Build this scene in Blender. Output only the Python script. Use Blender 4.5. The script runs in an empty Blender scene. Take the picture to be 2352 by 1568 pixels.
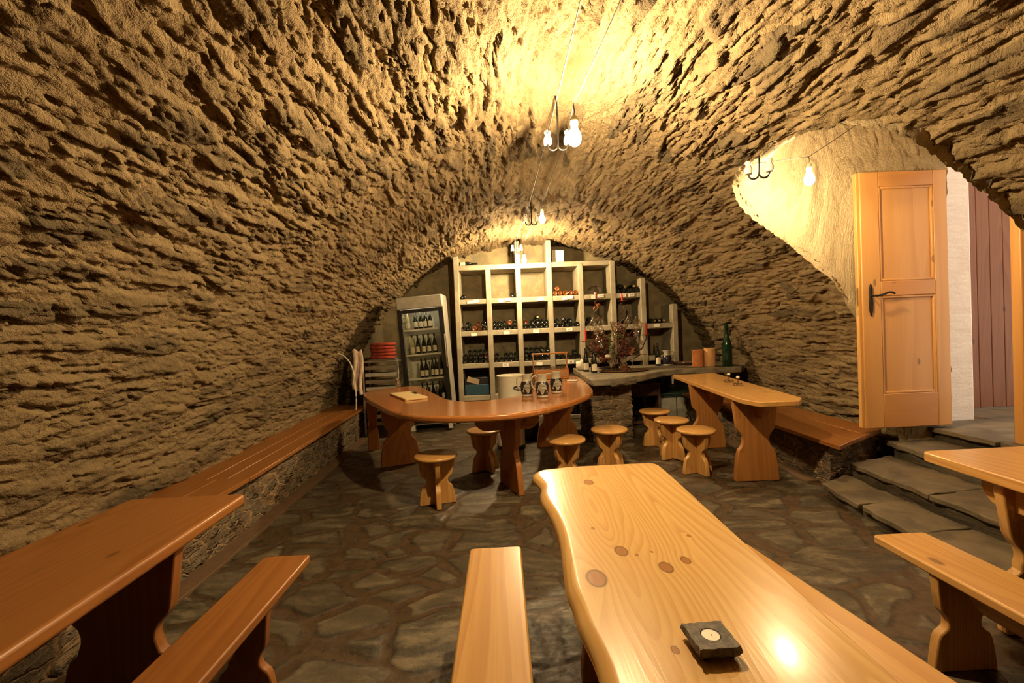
import bpy, bmesh, math, random
import numpy as np
from mathutils import Vector, Matrix, Euler
from math import sin, cos, pi, sqrt, radians as RAD

SC = bpy.context.scene
COL = SC.collection
random.seed(7)

# ------------------------------------------------------------------ camera, world, exposure
def make_camera():
    psi, pit, rol = 0.022198, 0.018194, 0.042974      # yaw right, pitch down, roll of the hand-held shot
    f = Vector((sin(psi)*cos(pit), cos(psi)*cos(pit), -sin(pit)))
    r0 = Vector((cos(psi), -sin(psi), 0))
    d0 = f.cross(r0)
    if d0.z > 0: d0 = -d0
    r = r0*cos(rol) + d0*sin(rol)
    d = -r0*sin(rol) + d0*cos(rol)
    cam = bpy.data.cameras.new('camera')
    cam.sensor_fit = 'HORIZONTAL'; cam.sensor_width = 36.0
    cam.lens = 1045/2352*36.0
    cam.clip_start = 0.05; cam.clip_end = 100
    o = bpy.data.objects.new('camera', cam)
    m = Matrix((( r.x, -d.x, -f.x, 0), (r.y, -d.y, -f.y, 0), (r.z, -d.z, -f.z, 0), (0, 0, 0, 1)))
    m.translation = Vector((0, 0, 1.45))
    o.matrix_world = m
    COL.objects.link(o); SC.camera = o
make_camera()
vs = SC.view_settings
vs.view_transform = 'Standard'; vs.look = 'None'; vs.gamma = 1.0; vs.use_curve_mapping = False
vs.exposure = 0.0
BULB_COL = (1.0, 0.722, 0.38)
BULB_POWER = [3700.0, 300.0, 3900.0, 1250.0]          # emission strength of the four bulbs
w = bpy.data.worlds.new('daylight'); SC.world = w; w.use_nodes = True
w.node_tree.nodes['Background'].inputs[0].default_value = (1.0, 0.78, 0.58, 1)
w.node_tree.nodes['Background'].inputs[1].default_value = 2.1
try:
    SC.cycles.use_denoising = True; SC.cycles.use_adaptive_sampling = True; SC.cycles.adaptive_threshold = .05; SC.cycles.adaptive_min_samples = 12; SC.cycles.use_light_tree = False
    SC.cycles.max_bounces = 6; SC.cycles.diffuse_bounces = 3; SC.cycles.glossy_bounces = 3
    SC.cycles.transparent_max_bounces = 32; SC.cycles.transmission_bounces = 6
    SC.cycles.caustics_reflective = False; SC.cycles.caustics_refractive = False
    SC.cycles.sample_clamp_indirect = 6.0
except Exception:
    pass

# ------------------------------------------------------------------ node helpers
class NT:
    def __init__(s, name):
        s.m = bpy.data.materials.new(name); s.m.use_nodes = True
        s.t = s.m.node_tree; s.t.nodes.clear()
        s.out = s.n('ShaderNodeOutputMaterial')
    def n(s, typ, **kw):
        nd = s.t.nodes.new(typ)
        for k, v in kw.items():
            if k.startswith('i_'):
                key = k[2:]; key = int(key) if key.isdigit() else key.replace('_', ' ')
                s.set(nd.inputs[key], v)
            else: setattr(nd, k, v)
        return nd
    def set(s, sock, v):
        if isinstance(v, bpy.types.NodeSocket): s.t.links.new(v, sock)
        elif v is not None:
            if isinstance(v, (tuple, list)) and sock.type == 'RGBA' and len(v) == 3: v = (*v, 1)
            sock.default_value = v
    def math(s, op, a, b=None, c=None, clamp=False):
        nd = s.n('ShaderNodeMath', operation=op, use_clamp=clamp)
        s.set(nd.inputs[0], a)
        if b is not None: s.set(nd.inputs[1], b)
        if c is not None: s.set(nd.inputs[2], c)
        return nd.outputs[0]
    def vmath(s, op, a, b=None, scale=None):
        nd = s.n('ShaderNodeVectorMath', operation=op)
        s.set(nd.inputs[0], a)
        if b is not None: s.set(nd.inputs[1], b)
        if scale is not None: s.set(nd.inputs[3], scale)
        return nd.outputs['Value'] if op in ('LENGTH', 'DISTANCE', 'DOT_PRODUCT') else nd.outputs[0]
    def ramp(s, v, a, b, lo=0.0, hi=1.0):
        nd = s.n('ShaderNodeMapRange', interpolation_type='SMOOTHSTEP')
        s.set(nd.inputs[0], v); s.set(nd.inputs[1], a); s.set(nd.inputs[2], b); s.set(nd.inputs[3], lo); s.set(nd.inputs[4], hi)
        return nd.outputs[0]
    def mix(s, f, a, b, mode='MIX'):
        nd = s.n('ShaderNodeMix', data_type='RGBA', blend_type=mode)
        s.set(nd.inputs[0], f); s.set(nd.inputs[6], a); s.set(nd.inputs[7], b)
        return nd.outputs[2]
    def noise(s, vec, scale, detail=4, rough=.55, dist=0.0, col=False):
        nd = s.n('ShaderNodeTexNoise')
        s.set(nd.inputs['Vector'], vec); s.set(nd.inputs['Scale'], scale); s.set(nd.inputs['Detail'], detail)
        s.set(nd.inputs['Roughness'], rough); s.set(nd.inputs['Distortion'], dist)
        return nd.outputs['Color' if col else 0]
    def voro(s, vec, scale, feature='F1', out='Distance', rnd=1.0, **kw):
        nd = s.n('ShaderNodeTexVoronoi', feature=feature)
        s.set(nd.inputs['Vector'], vec); s.set(nd.inputs['Scale'], scale); s.set(nd.inputs['Randomness'], rnd)
        for k, v in kw.items(): s.set(nd.inputs[k], v)
        return nd.outputs[out]
    def bump(s, h, strength=.3, dist=.01):
        nd = s.n('ShaderNodeBump'); s.set(nd.inputs['Height'], h)
        nd.inputs['Strength'].default_value = strength; nd.inputs['Distance'].default_value = dist
        return nd.outputs[0]
    def principled(s, col, rough=.5, metal=0.0, normal=None, spec=.5, coat=0.0, coat_rough=.1, **kw):
        nd = s.n('ShaderNodeBsdfPrincipled')
        s.set(nd.inputs['Base Color'], col); s.set(nd.inputs['Roughness'], rough); s.set(nd.inputs['Metallic'], metal)
        s.set(nd.inputs['Specular IOR Level'], spec); s.set(nd.inputs['Coat Weight'], coat); s.set(nd.inputs['Coat Roughness'], coat_rough)
        if normal is not None: s.set(nd.inputs['Normal'], normal)
        for k, v in kw.items(): s.set(nd.inputs[k.replace('_', ' ')], v)
        s.t.links.new(nd.outputs[0], s.out.inputs[0])
        return nd
    def disp(s, h):
        nd = s.n('ShaderNodeDisplacement'); s.set(nd.inputs['Height'], h)
        nd.inputs['Midlevel'].default_value = 0.0; nd.inputs['Scale'].default_value = 1.0
        s.t.links.new(nd.outputs[0], s.out.inputs['Displacement'])
        s.m.displacement_method = 'DISPLACEMENT'
    def uv(s): return s.n('ShaderNodeTexCoord').outputs['UV']
    def obj(s): return s.n('ShaderNodeTexCoord').outputs['Object']
    def rnd(s): return s.n('ShaderNodeObjectInfo').outputs['Random']
    def scl(s, v, sx, sy, sz):
        return s.vmath('MULTIPLY', v, (sx, sy, sz))

def plain(name, col, rough=.5, metal=0.0, spec=.5, coat=0.0, var=.12, vscale=12.0, bump=0.0):
    t = NT(name); v = t.obj()
    nz = t.noise(v, vscale, 3)
    c = t.mix(t.ramp(nz, .3, .7), tuple(x*(1-var) for x in col), tuple(min(1, x*(1+var)) for x in col))
    nrm = t.bump(t.noise(v, vscale*6, 4), bump, .004) if bump else None
    t.principled(c, rough, metal, nrm, spec, coat)
    return t.m

# ------------------------------------------------------------------ materials
def rubble(name, sx, sy, mortar, stone_a, stone_b, depth=.030, fine=.010, cover=.5, big=.035, pit=.03, warp_a=.12, both=False):
    """rough slate rubble half buried in mortar; uv in metres, stones long along u"""
    t = NT(name); uv = t.uv()
    warp = t.vmath('SUBTRACT', t.noise(uv, 2.1, 2, col=True), (.5, .5, .5))
    warp2 = t.vmath('SUBTRACT', t.noise(uv, 13.0, 3, col=True), (.5, .5, .5))
    p = t.vmath('ADD', uv, t.vmath('SCALE', warp, scale=warp_a))
    p = t.vmath('ADD', p, t.vmath('SCALE', warp2, scale=.035))
    def facets(kx, ky, off):
        """broken stone faces: every cell has its own height and tilt"""
        ps = t.vmath('ADD', t.scl(p, sx*kx, sy*ky, 0), (off, off*.7, 0))
        vn = t.n('ShaderNodeTexVoronoi', feature='F1', voronoi_dimensions='2D'); t.set(vn.inputs['Vector'], ps); t.set(vn.inputs['Scale'], 1.0)
        ed = t.n('ShaderNodeTexVoronoi', feature='DISTANCE_TO_EDGE', voronoi_dimensions='2D'); t.set(ed.inputs['Vector'], ps); t.set(ed.inputs['Scale'], 1.0)
        cl = vn.outputs['Color']
        d = t.vmath('SUBTRACT', ps, vn.outputs['Position'])
        tilt = t.vmath('MULTIPLY', t.vmath('SUBTRACT', cl, (.5, .5, .5)), (2.2, 3.4, 0))
        sp = t.n('ShaderNodeSeparateColor'); t.set(sp.inputs[0], cl)
        return t.vmath('DOT_PRODUCT', d, tilt), sp.outputs[2], sp.outputs[0], ed.outputs['Distance']
    f1, h1, r1, e1 = facets(1, 1, 0)
    f2, h2, r2, e2 = facets(2.3, 2.1, 5.3)
    f3, h3, r3, e3 = facets(6.0, 4.6, 11.7)
    fine_n = t.noise(uv, 30.0, 6, .72)
    mid_n = t.noise(t.scl(uv, sx*1.6, sy*1.1, 1), 1.0, 6, .68)
    big_n = t.noise(uv, 1.1, 3, .5)
    show = t.ramp(t.math('ADD', h1, t.math('MULTIPLY', t.math('SUBTRACT', big_n, .5), 1.4)), cover-.10, cover+.10)     # stones standing free of the mortar
    gap = t.math('MULTIPLY', t.ramp(e1, .09, .0), show)
    s1 = t.math('MULTIPLY', t.math('ADD', t.math('MULTIPLY', f1, .75), t.math('MULTIPLY', h1, .9)), show)
    s2 = t.math('MULTIPLY', t.math('ADD', f2, t.math('MULTIPLY', h2, .8)), .55)
    s3 = t.math('MULTIPLY', t.math('ADD', f3, h3), .20)
    pits = t.ramp(t.noise(t.scl(uv, sx*2.4, sy*1.5, 1), 1.0, 2, .5), .61, .68)
    h = t.math('MULTIPLY', t.math('ADD', t.math('ADD', s1, s2), s3), depth)
    h = t.math('ADD', h, t.math('MULTIPLY', t.math('SUBTRACT', mid_n, .5), depth*1.3))
    h = t.math('ADD', h, t.math('MULTIPLY', t.math('SUBTRACT', fine_n, .5), fine*1.2))
    h = t.math('ADD', h, t.math('MULTIPLY', t.math('SUBTRACT', big_n, .5), big*2))
    h = t.math('SUBTRACT', h, t.math('MULTIPLY', pits, pit))
    h = t.math('SUBTRACT', h, t.math('MULTIPLY', gap, depth*.6))
    sl = t.math('ABSOLUTE', t.math('SUBTRACT', t.noise(t.vmath('ADD', t.scl(p, sx*.55, sy*.75, 1), (7.7, 3.1, 0)), 1.0, 3, .55), .5))
    slit = t.math('MULTIPLY', t.ramp(sl, .022, .0), t.ramp(big_n, .42, .62))       # long open bed joints
    h = t.math('SUBTRACT', h, t.math('MULTIPLY', slit, pit*1.2))
    # colour: the same stones and mortar, from a lighter set of lookups
    grain = t.noise(uv, 38.0, 4, .75)
    patch = t.noise(t.scl(uv, sx*1.2, sy*.8, 1), 1.0, 3, .6)
    stone = t.mix(r1, stone_a, stone_b)
    c = t.mix(t.math('MULTIPLY', show, t.ramp(patch, .72, .40)), mortar, stone)
    c = t.mix(t.ramp(patch, .50, .72, 0, .35), c, tuple(x*.68 for x in mortar))
    c = t.mix(t.ramp(grain, .38, .72, 0, .30), c, tuple(x*.50 for x in mortar))
    if both: c = t.mix(t.ramp(e1, .035, .09, 1, 0), c, tuple(min(1, x*1.5) for x in mortar))
    t.principled(c, .9, spec=.15, normal=t.bump(grain, 1.0, fine*2.5))
    t.disp(h)
    if both: t.m.displacement_method = 'BOTH'
    return t.m

M = {}
M['vault'] = rubble('rubble_vault', 2.2, 10.0, (.295, .212, .110), (.11, .083, .047), (.245, .174, .09), cover=.56, depth=.031, fine=.012, pit=.032)
M['plaster'] = rubble('lime_plaster', 5.0, 5.0, (.52, .41, .25), (.36, .28, .165), (.47, .37, .22), depth=.011, fine=.010, cover=.68, big=.02, pit=.012)
M['masonry'] = rubble('slate_masonry', 4.5, 15.0, (.23, .155, .085), (.12, .098, .068), (.25, .205, .14), depth=.017, fine=.004, cover=.05, big=.012, pit=.008, warp_a=.05, both=True)

def flagstones():
    t = NT('flagstone_floor'); v = t.obj()
    warp = t.vmath('SUBTRACT', t.noise(v, 1.7, 2, col=True), (.5, .5, .5))
    warp2 = t.vmath('SUBTRACT', t.noise(v, 9.0, 3, col=True), (.5, .5, .5))
    p = t.vmath('ADD', v, t.vmath('SCALE', warp, scale=.30))
    p = t.vmath('ADD', p, t.vmath('SCALE', warp2, scale=.035))
    ps = t.scl(p, 2.5, 3.5, 0)
    edge = t.voro(ps, 1.0, 'DISTANCE_TO_EDGE', 'Distance')
    cell = t.voro(ps, 1.0, 'F1', 'Color')
    sep = t.n('ShaderNodeSeparateColor'); t.set(sep.inputs[0], cell)
    ra, rb = sep.outputs[0], sep.outputs[1]
    lim = t.math('MULTIPLY_ADD', ra, .075, .03)
    mask = t.ramp(edge, lim, t.math('ADD', lim, .016))
    layer = t.noise(t.scl(p, 2.2, 6.0, 1), 2.0, 5, .65)
    fine = t.noise(v, 34.0, 4, .65)
    stone = t.mix(ra, (.052, .042, .026), (.09, .073, .045))
    stone = t.mix(t.ramp(layer, .42, .68), stone, t.mix(rb, (.128, .101, .063), (.20, .16, .10)))
    seal = t.ramp(t.math('ADD', t.math('SUBTRACT', edge, lim), t.math('MULTIPLY', t.math('SUBTRACT', layer, .5), .12)), .005, .075, .8, 0.0)  # dark dirt left along the stone borders
    stone = t.mix(seal, stone, (.026, .020, .012))
    joint = t.mix(t.ramp(t.noise(v, 14, 5), .35, .65), (.060, .036, .017), (.088, .055, .027))
    c = t.mix(mask, joint, stone)
    c = t.mix(t.ramp(fine, .4, .75, 0, .25), c, (.03, .02, .012))
    h = t.math('MULTIPLY', mask, .007)
    h = t.math('ADD', h, t.math('MULTIPLY', t.math('SUBTRACT', layer, .5), .006))
    h = t.math('ADD', h, t.math('MULTIPLY', t.math('SUBTRACT', fine, .5), .0025))
    t.principled(c, t.ramp(fine, .3, .7, .42, .62), spec=.45, normal=t.bump(fine, .5, .006))
    t.disp(h)
    return t.m
M['floor'] = flagstones()

def slab_mat(name, a, b, c3, zs=9):
    t = NT(name); v = t.obj()
    l = t.noise(t.scl(v, 2, 2, zs), 2.0, 7, .65, .6)
    f = t.noise(v, 30, 6, .7)
    c = t.mix(t.ramp(l, .35, .65), a, b)
    c = t.mix(t.ramp(t.noise(v, 3.1, 5, .6), .5, .68, 0, .7), c, c3)
    h = t.math('ADD', t.math('MULTIPLY', l, .6), t.math('MULTIPLY', f, .4))
    t.principled(c, .6, normal=t.bump(h, .7, .02), spec=.4)
    return t.m
M['slate'] = slab_mat('worn_slate', (.12, .10, .07), (.25, .21, .145), (.30, .23, .14))
M['step'] = slab_mat('step_slate', (.085, .068, .043), (.165, .132, .085), (.19, .14, .08))
M['riser'] = slab_mat('dark_layered_slate', (.045, .035, .023), (.10, .08, .052), (.13, .09, .05), 30)
M['concrete'] = slab_mat('cast_concrete', (.28, .24, .165), (.36, .315, .225), (.26, .215, .14), 2.5)
M['dirt'] = plain('mortar_fillet', (.12, .068, .032), .8, bump=.3)
M['backwall'] = slab_mat('stained_render', (.20, .155, .075), (.31, .245, .125), (.17, .145, .10), 2)

def wood(name, light, dark, axis, rough=.3, knots=(), ring=30.0, coat=.2, tone=.5):
    """varnished softwood, grain along the given local axis"""
    t = NT(name); v = t.obj()
    rv = t.rnd()
    off = t.n('ShaderNodeCombineXYZ'); 
    for i in range(3): t.set(off.inputs[i], t.math('MULTIPLY', rv, 17.3*(i+1)))
    p = t.vmath('ADD', v, off.outputs[0])
    s = [1.0, 1.0, 1.0]; s[axis] = .07
    q = t.scl(p, *s)
    kd = None; kmask = None; kring = None
    for (kx, ky, kr) in knots:
        sc = [1.0/kr, 1.0/kr, 0.0]; sc[axis] = .62/kr
        d = t.vmath('LENGTH', t.scl(t.vmath('SUBTRACT', v, (kx, ky, 0)), *sc))
        g = t.math('DIVIDE', kr, t.math('MULTIPLY_ADD', t.math('MULTIPLY', d, d), .16, 1.0))
        m = t.ramp(d, .9, 1.12, 1, 0)
        r_ = t.math('MULTIPLY', t.ramp(d, .82, .98), t.ramp(d, 1.0, 1.22, 1, 0))
        kd = g if kd is None else t.math('ADD', kd, g)
        kmask = m if kmask is None else t.math('MAXIMUM', kmask, m)
        kring = r_ if kring is None else t.math('MAXIMUM', kring, r_)
    base = t.noise(q, 2.4, 2, .4, .25)
    ringv = t.math('MULTIPLY', base, ring)
    if kd is not None: ringv = t.math('ADD', ringv, t.math('MULTIPLY', kd, 85.0))
    fr = t.math('FRACT', ringv)
    late = t.math('MULTIPLY', t.ramp(fr, .25, .93), t.ramp(fr, .93, 1.0, 1, 0))
    s2 = [85.0, 85.0, 85.0]; s2[axis] = 2.5
    fib = t.noise(t.scl(p, *s2), 1.0, 3, .6)
    blotch = t.noise(q, 5.0, 3)
    c = t.mix(t.math('MULTIPLY', late, .62), light, dark)
    c = t.mix(t.ramp(fib, .35, .7, 0, .30), c, dark)
    c = t.mix(t.ramp(blotch, .3, .7, 0, .35), c, tuple(tone*a+(1-tone)*b for a, b in zip(light, dark)))
    if kd is not None:
        c = t.mix(t.math('MULTIPLY', kmask, .8), c, (.30, .105, .028))
        c = t.mix(t.math('MULTIPLY', kring, .8), c, tuple(x*.25 for x in dark))
    else:
        s3 = [4.2, 4.2, 4.2]; s3[axis] = 1.9
        k = t.voro(t.scl(p, *s3), 1.0, 'F1', 'Distance')
        c = t.mix(t.ramp(k, .05, .085, .75, 0), c, tuple(x*.35 for x in dark))
    nrm = t.bump(t.math('ADD', t.math('MULTIPLY', fib, .6), t.math('MULTIPLY', late, .1)), .12, .004)
    t.principled(c, rough, normal=nrm, spec=.5, coat=coat, coat_rough=.12)
    return t.m
PINE_L, PINE_D = (.61, .345, .112), (.43, .20, .051)
RED_L, RED_D = (.43, .168, .042), (.28, .093, .021)
MID_L, MID_D = (.45, .20, .055), (.30, .11, .025)
M['pine_x'] = wood('pine_grain_across', PINE_L, PINE_D, 0)
M['pine_y'] = wood('pine_grain_along', PINE_L, PINE_D, 1)
M['pine_z'] = wood('pine_grain_upright', PINE_L, PINE_D, 2, coat=.1, rough=.4)
M['mid_x'] = wood('larch_grain_across', MID_L, MID_D, 0)
M['mid_y'] = wood('larch_grain_along', MID_L, MID_D, 1, rough=.35)
M['mid_z'] = wood('larch_grain_upright', MID_L, MID_D, 2, rough=.42, coat=.1)
M['deep_x'] = wood('dimmed_larch_across', (.315, .125, .029), (.21, .072, .014), 0, coat=.1)  # redder larch, its colour darkened further to stand in for lens vignetting
M['deep_y'] = wood('dimmed_larch_along', (.315, .125, .029), (.21, .072, .014), 1, rough=.38, coat=.1)
M['deep_z'] = wood('dimmed_larch_upright', (.315, .125, .029), (.21, .072, .014), 2, rough=.45, coat=.05)
M['red_x'] = wood('cherry_grain_across', RED_L, RED_D, 0, rough=.22, coat=.5)
M['red_y'] = wood('cherry_grain_along', RED_L, RED_D, 1, rough=.3)
M['red_z'] = wood('cherry_grain_upright', RED_L, RED_D, 2, rough=.4, coat=.1)
M['live'] = wood('live_edge_pine', (.68, .43, .16), (.51, .262, .075), 1, rough=.27, coat=.3, ring=56.0, knots=((-0.128, 0.334, 0.019), (0.048, 0.256, 0.013), (-0.024, 0.222, 0.018), (-0.239, 0.184, 0.027), (-0.104, 1.004, 0.020), (-0.129, -0.121, 0.008), (-0.183, 0.510, 0.006), (-0.087, 0.304, 0.005), (-0.035, 0.318, 0.004), (0.123, 0.414, 0.006)))
M['door_z'] = wood('door_pine_upright', (.58, .31, .10), (.48, .225, .062), 2, rough=.4, coat=.08, ring=9.0)
M['door_x'] = wood('door_pine_rail', (.52, .25, .072), (.44, .19, .05), 0, rough=.4, coat=.08, ring=9.0)
M['gate'] = wood('brown_stained_board', (.20, .075, .032), (.14, .048, .019), 2, rough=.55, coat=0)

def glassy(name, tint, ior=1.5, base=.04):
    t = NT(name)
    fr = t.n('ShaderNodeFresnel'); fr.inputs[0].default_value = ior
    tr = t.n('ShaderNodeBsdfTransparent'); t.set(tr.inputs[0], tint)
    gl = t.n('ShaderNodeBsdfGlossy'); gl.inputs['Roughness'].default_value = .09
    mx = t.n('ShaderNodeMixShader')
    t.set(mx.inputs[0], t.math('ADD', t.math('MULTIPLY', fr.outputs[0], .38), base, clamp=True))
    t.t.links.new(tr.outputs[0], mx.inputs[1]); t.t.links.new(gl.outputs[0], mx.inputs[2])
    t.t.links.new(mx.outputs[0], t.out.inputs[0])
    return t.m
M['glass'] = glassy('clear_glass', (.94, .94, .91), base=.16)
M['orbglass'] = glassy('amber_tinted_glass', (.96, .93, .86), base=.20)
M['paneglass'] = glassy('fridge_pane', (.92, .92, .88), base=.0)
M['bottle'] = plain('dark_bottle_glass', (.008, .009, .006), .07, spec=.6, var=.3)
M['brownbottle'] = plain('brown_bottle_glass', (.06, .018, .006), .07, spec=.6, var=.3)
M['amberbottle'] = plain('amber_bottle_glass', (.15, .045, .010), .1, spec=.6, var=.3)
M['palebottle'] = plain('pale_yellow_bottle_glass', (.42, .38, .17), .1, spec=.6)
M['greenbottle'] = plain('green_bottle_glass', (.006, .028, .012), .07, spec=.6, var=.3)
M['label'] = plain('cream_paper', (.74, .68, .52), .7, var=.05)
M['card'] = plain('white_card', (.80, .76, .66), .7, var=.03)
M['ink'] = plain('dark_ink', (.03, .03, .03), .8)
M['gold'] = plain('gold_foil', (.72, .55, .25), .3, .8)
M['cork'] = plain('cork', (.62, .45, .24), .8)
M['wax'] = plain('white_wax', (.80, .76, .62), .45, var=.03)
M['redwax'] = plain('red_wax', (.55, .028, .02), .4)
M['wick'] = plain('burnt_wick', (.02, .018, .015), .9)
M['iron'] = plain('black_iron', (.022, .019, .016), .45, .7)
M['rust'] = plain('rusty_iron', (.13, .065, .035), .6, .4)
M['copper'] = plain('copper_plate', (.52, .24, .09), .28, .9)
M['steel'] = plain('brushed_steel', (.46, .45, .40), .32, .9)
M['greysteel'] = plain('grey_fridge_paint', (.42, .40, .33), .35, .15)
M['blackplastic'] = plain('black_plastic', (.012, .011, .010), .35)
M['liner'] = plain('white_liner', (.72, .70, .60), .45, var=.04)
M['enamel'] = plain('cream_enamel', (.74, .69, .54), .25, coat=.3, var=.03)
M['porcelain'] = plain('white_porcelain', (.80, .76, .66), .2, coat=.3, var=.02)
M['brass'] = plain('old_brass', (.55, .38, .14), .35, .9)
M['stoneware'] = plain('grey_salt_glaze', (.38, .35, .27), .25, coat=.4, var=.15, bump=.1)
M['cobalt'] = plain('cobalt_glaze', (.016, .014, .022), .22, coat=.4, var=.2)
M['terra'] = plain('terracotta', (.60, .22, .07), .8, bump=.15)
M['terralight'] = plain('pale_terracotta', (.72, .40, .16), .8, bump=.15)
M['redcloth'] = plain('rust_red_cloth', (.24, .028, .010), .9, bump=.4, var=.3)
M['towel'] = plain('pinkish_towel', (.52, .40, .30), .95, bump=.5, var=.2)
M['blue'] = plain('blue_plastic', (.015, .055, .085), .45)
M['paper'] = plain('crumpled_paper', (.50, .38, .26), .8)
M['green'] = plain('dark_green_plastic', (.016, .035, .022), .4)
M['greypanel'] = plain('grey_panel', (.36, .34, .27), .55)
M['boardwood'] = wood('beech_board', (.72, .55, .27), (.60, .42, .18), 0, rough=.5, coat=0)
M['ivy'] = plain('ivy_leaf', (.10, .15, .035), .6, var=.5, vscale=60)
M['leafred'] = plain('dry_red_leaf', (.13, .035, .022), .7, var=.6, vscale=50)
M['leaforange'] = plain('dry_orange_leaf', (.42, .10, .03), .7)
M['rock'] = plain('pale_quartz', (.70, .62, .50), .5, bump=.5)
M['rootwood'] = plain('root_wood', (.20, .125, .07), .8, bump=.6, var=.4)
M['whitewash'] = slab_mat('whitewashed_stone', (.74, .66, .58), (.80, .73, .66), (.70, .60, .52))
M['cableblack'] = plain('black_cable', (.03, .025, .02), .6)
M['cablewhite'] = plain('white_cable', (.62, .56, .45), .5)
M['darkwood'] = plain('dark_crate_wood', (.10, .045, .022), .6, var=.35)

def bulb_mat(i):
    t = NT('lit_bulb_glass_%d' % i)
    e = t.n('ShaderNodeEmission'); e.inputs[0].default_value = (*BULB_COL, 1); e.inputs[1].default_value = BULB_POWER[i]
    t.t.links.new(e.outputs[0], t.out.inputs[0])
    return t.m

def tube_mat():
    t = NT('fridge_fill_glow')  # glow added to brighten the inside of the fridge
    e = t.n('ShaderNodeEmission'); e.inputs[0].default_value = (1.0, .86, .58, 1); e.inputs[1].default_value = 11.0
    t.t.links.new(e.outputs[0], t.out.inputs[0]); return t.m
M['tube'] = tube_mat()

# ------------------------------------------------------------------ mesh helpers
def link(name, me, mat, parent=None):
    o = bpy.data.objects.new(name, me); COL.objects.link(o)
    if mat is not None: me.materials.append(mat)
    if parent is not None: o.parent = parent
    return o

def tag(o, label=None, cat=None, group=None, kind=None):
    if label: o['label'] = label
    if cat: o['category'] = cat
    if group: o['group'] = group
    if kind: o['kind'] = kind
    return o

def thing(name, label, cat, loc=(0, 0, 0), rotz=0.0, group=None, rot=None):
    o = bpy.data.objects.new(name, None); COL.objects.link(o)
    o.empty_display_size = .1
    o.location = loc; o.rotation_euler = rot if rot else (0, 0, rotz)
    return tag(o, label, cat, group)

def copy_tree(o, parent=None):
    c = o.copy(); COL.objects.link(c)
    if parent is not None: c.parent = parent
    for ch in list(o.children): copy_tree(ch, c)
    return c

def curve_pts(pts, k=5):
    """Catmull-Rom through the points"""
    P = [Vector(p) for p in pts]; out = []
    for i in range(len(P)-1):
        a, b, c, d = P[max(i-1, 0)], P[i], P[i+1], P[min(i+2, len(P)-1)]
        for j in range(k):
            t = j/k
            out.append(.5*((2*b) + (c-a)*t + (2*a-5*b+4*c-d)*t*t + (3*b-a-3*c+d)*t**3))
    return out + [P[-1]]

class MB:
    def __init__(s): s.bm = bmesh.new()
    def box(s, c, d, rot=None):
        m = Matrix.Translation(c)
        if rot: m = m @ Euler(rot).to_matrix().to_4x4()
        bmesh.ops.create_cube(s.bm, size=1, matrix=m @ Matrix.Diagonal((*d, 1)))
        return s
    def prism(s, poly, a, b, plane='xy', m=None):
        """extrude a 2D outline between a and b along the plane's normal"""
        def pt(u, v, k):
            p = {'xy': (u, v, k), 'xz': (u, k, v), 'yz': (k, u, v)}[plane]
            return (m @ Vector(p)) if m is not None else p
        lo = [s.bm.verts.new(pt(u, v, a)) for u, v in poly]
        hi = [s.bm.verts.new(pt(u, v, b)) for u, v in poly]
        fs = [s.bm.faces.new(lo), s.bm.faces.new(hi)]
        n = len(poly)
        for i in range(n): fs.append(s.bm.faces.new((lo[i], lo[(i+1) % n], hi[(i+1) % n], hi[i])))
        bmesh.ops.recalc_face_normals(s.bm, faces=fs)
        return s
    def lathe(s, prof, n=24, m=None):
        """profile of (radius, height) revolved about z"""
        m = m or Matrix()
        rings = []
        for r, z in prof:
            if r < 1e-6: rings.append([s.bm.verts.new(m @ Vector((0, 0, z)))])
            else: rings.append([s.bm.verts.new(m @ Vector((r*cos(2*pi*i/n), r*sin(2*pi*i/n), z))) for i in range(n)])
        for A, B in zip(rings, rings[1:]):
            for i in range(n):
                j = (i+1) % n
                if len(A) == 1 and len(B) == 1: continue
                if len(A) == 1: s.bm.faces.new((A[0], B[j], B[i]))
                elif len(B) == 1: s.bm.faces.new((A[i], A[j], B[0]))
                else: s.bm.faces.new((A[i], A[j], B[j], B[i]))
        return s
    def tube(s, pts, r, n=8):
        pts = [Vector(p) for p in pts]; rings = []
        rad = r if isinstance(r, (list, tuple)) else [r]*len(pts)
        for i, p in enumerate(pts):
            d = (pts[min(i+1, len(pts)-1)] - pts[max(i-1, 0)]).normalized()
            u = d.cross(Vector((0, 0, 1)))
            if u.length < 1e-3: u = d.cross(Vector((0, 1, 0)))
            u.normalize(); v = d.cross(u)
            rings.append([s.bm.verts.new(p + (u*cos(2*pi*k/n) + v*sin(2*pi*k/n))*rad[i]) for k in range(n)])
        for A, B in zip(rings, rings[1:]):
            for k in range(n): s.bm.faces.new((A[k], B[k], B[(k+1) % n], A[(k+1) % n]))
        s.bm.faces.new(rings[0]); s.bm.faces.new(list(reversed(rings[-1])))
        return s
    def ball(s, c, r, seg=12, ring=8):
        m = Matrix.Translation(c) @ (Matrix.Diagonal((*r, 1)) if isinstance(r, (tuple, list)) else Matrix.Diagonal((r, r, r, 1)))
        bmesh.ops.create_uvsphere(s.bm, u_segments=seg, v_segments=ring, radius=1, matrix=m)
        return s
    def build(s, name, mat, parent=None, bevel=0.0, seg=2, angle=40, fix=True):
        if fix: bmesh.ops.recalc_face_normals(s.bm, faces=s.bm.faces[:])
        me = bpy.data.meshes.new(name); s.bm.to_mesh(me); s.bm.free()
        me.shade_smooth(); me.set_sharp_from_angle(angle=RAD(angle))
        o = link(name, me, mat, parent)
        if bevel:
            b = o.modifiers.new('edge', 'BEVEL'); b.width = bevel; b.segments = seg; b.limit_method = 'ANGLE'; b.angle_limit = RAD(35)
        return o

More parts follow.
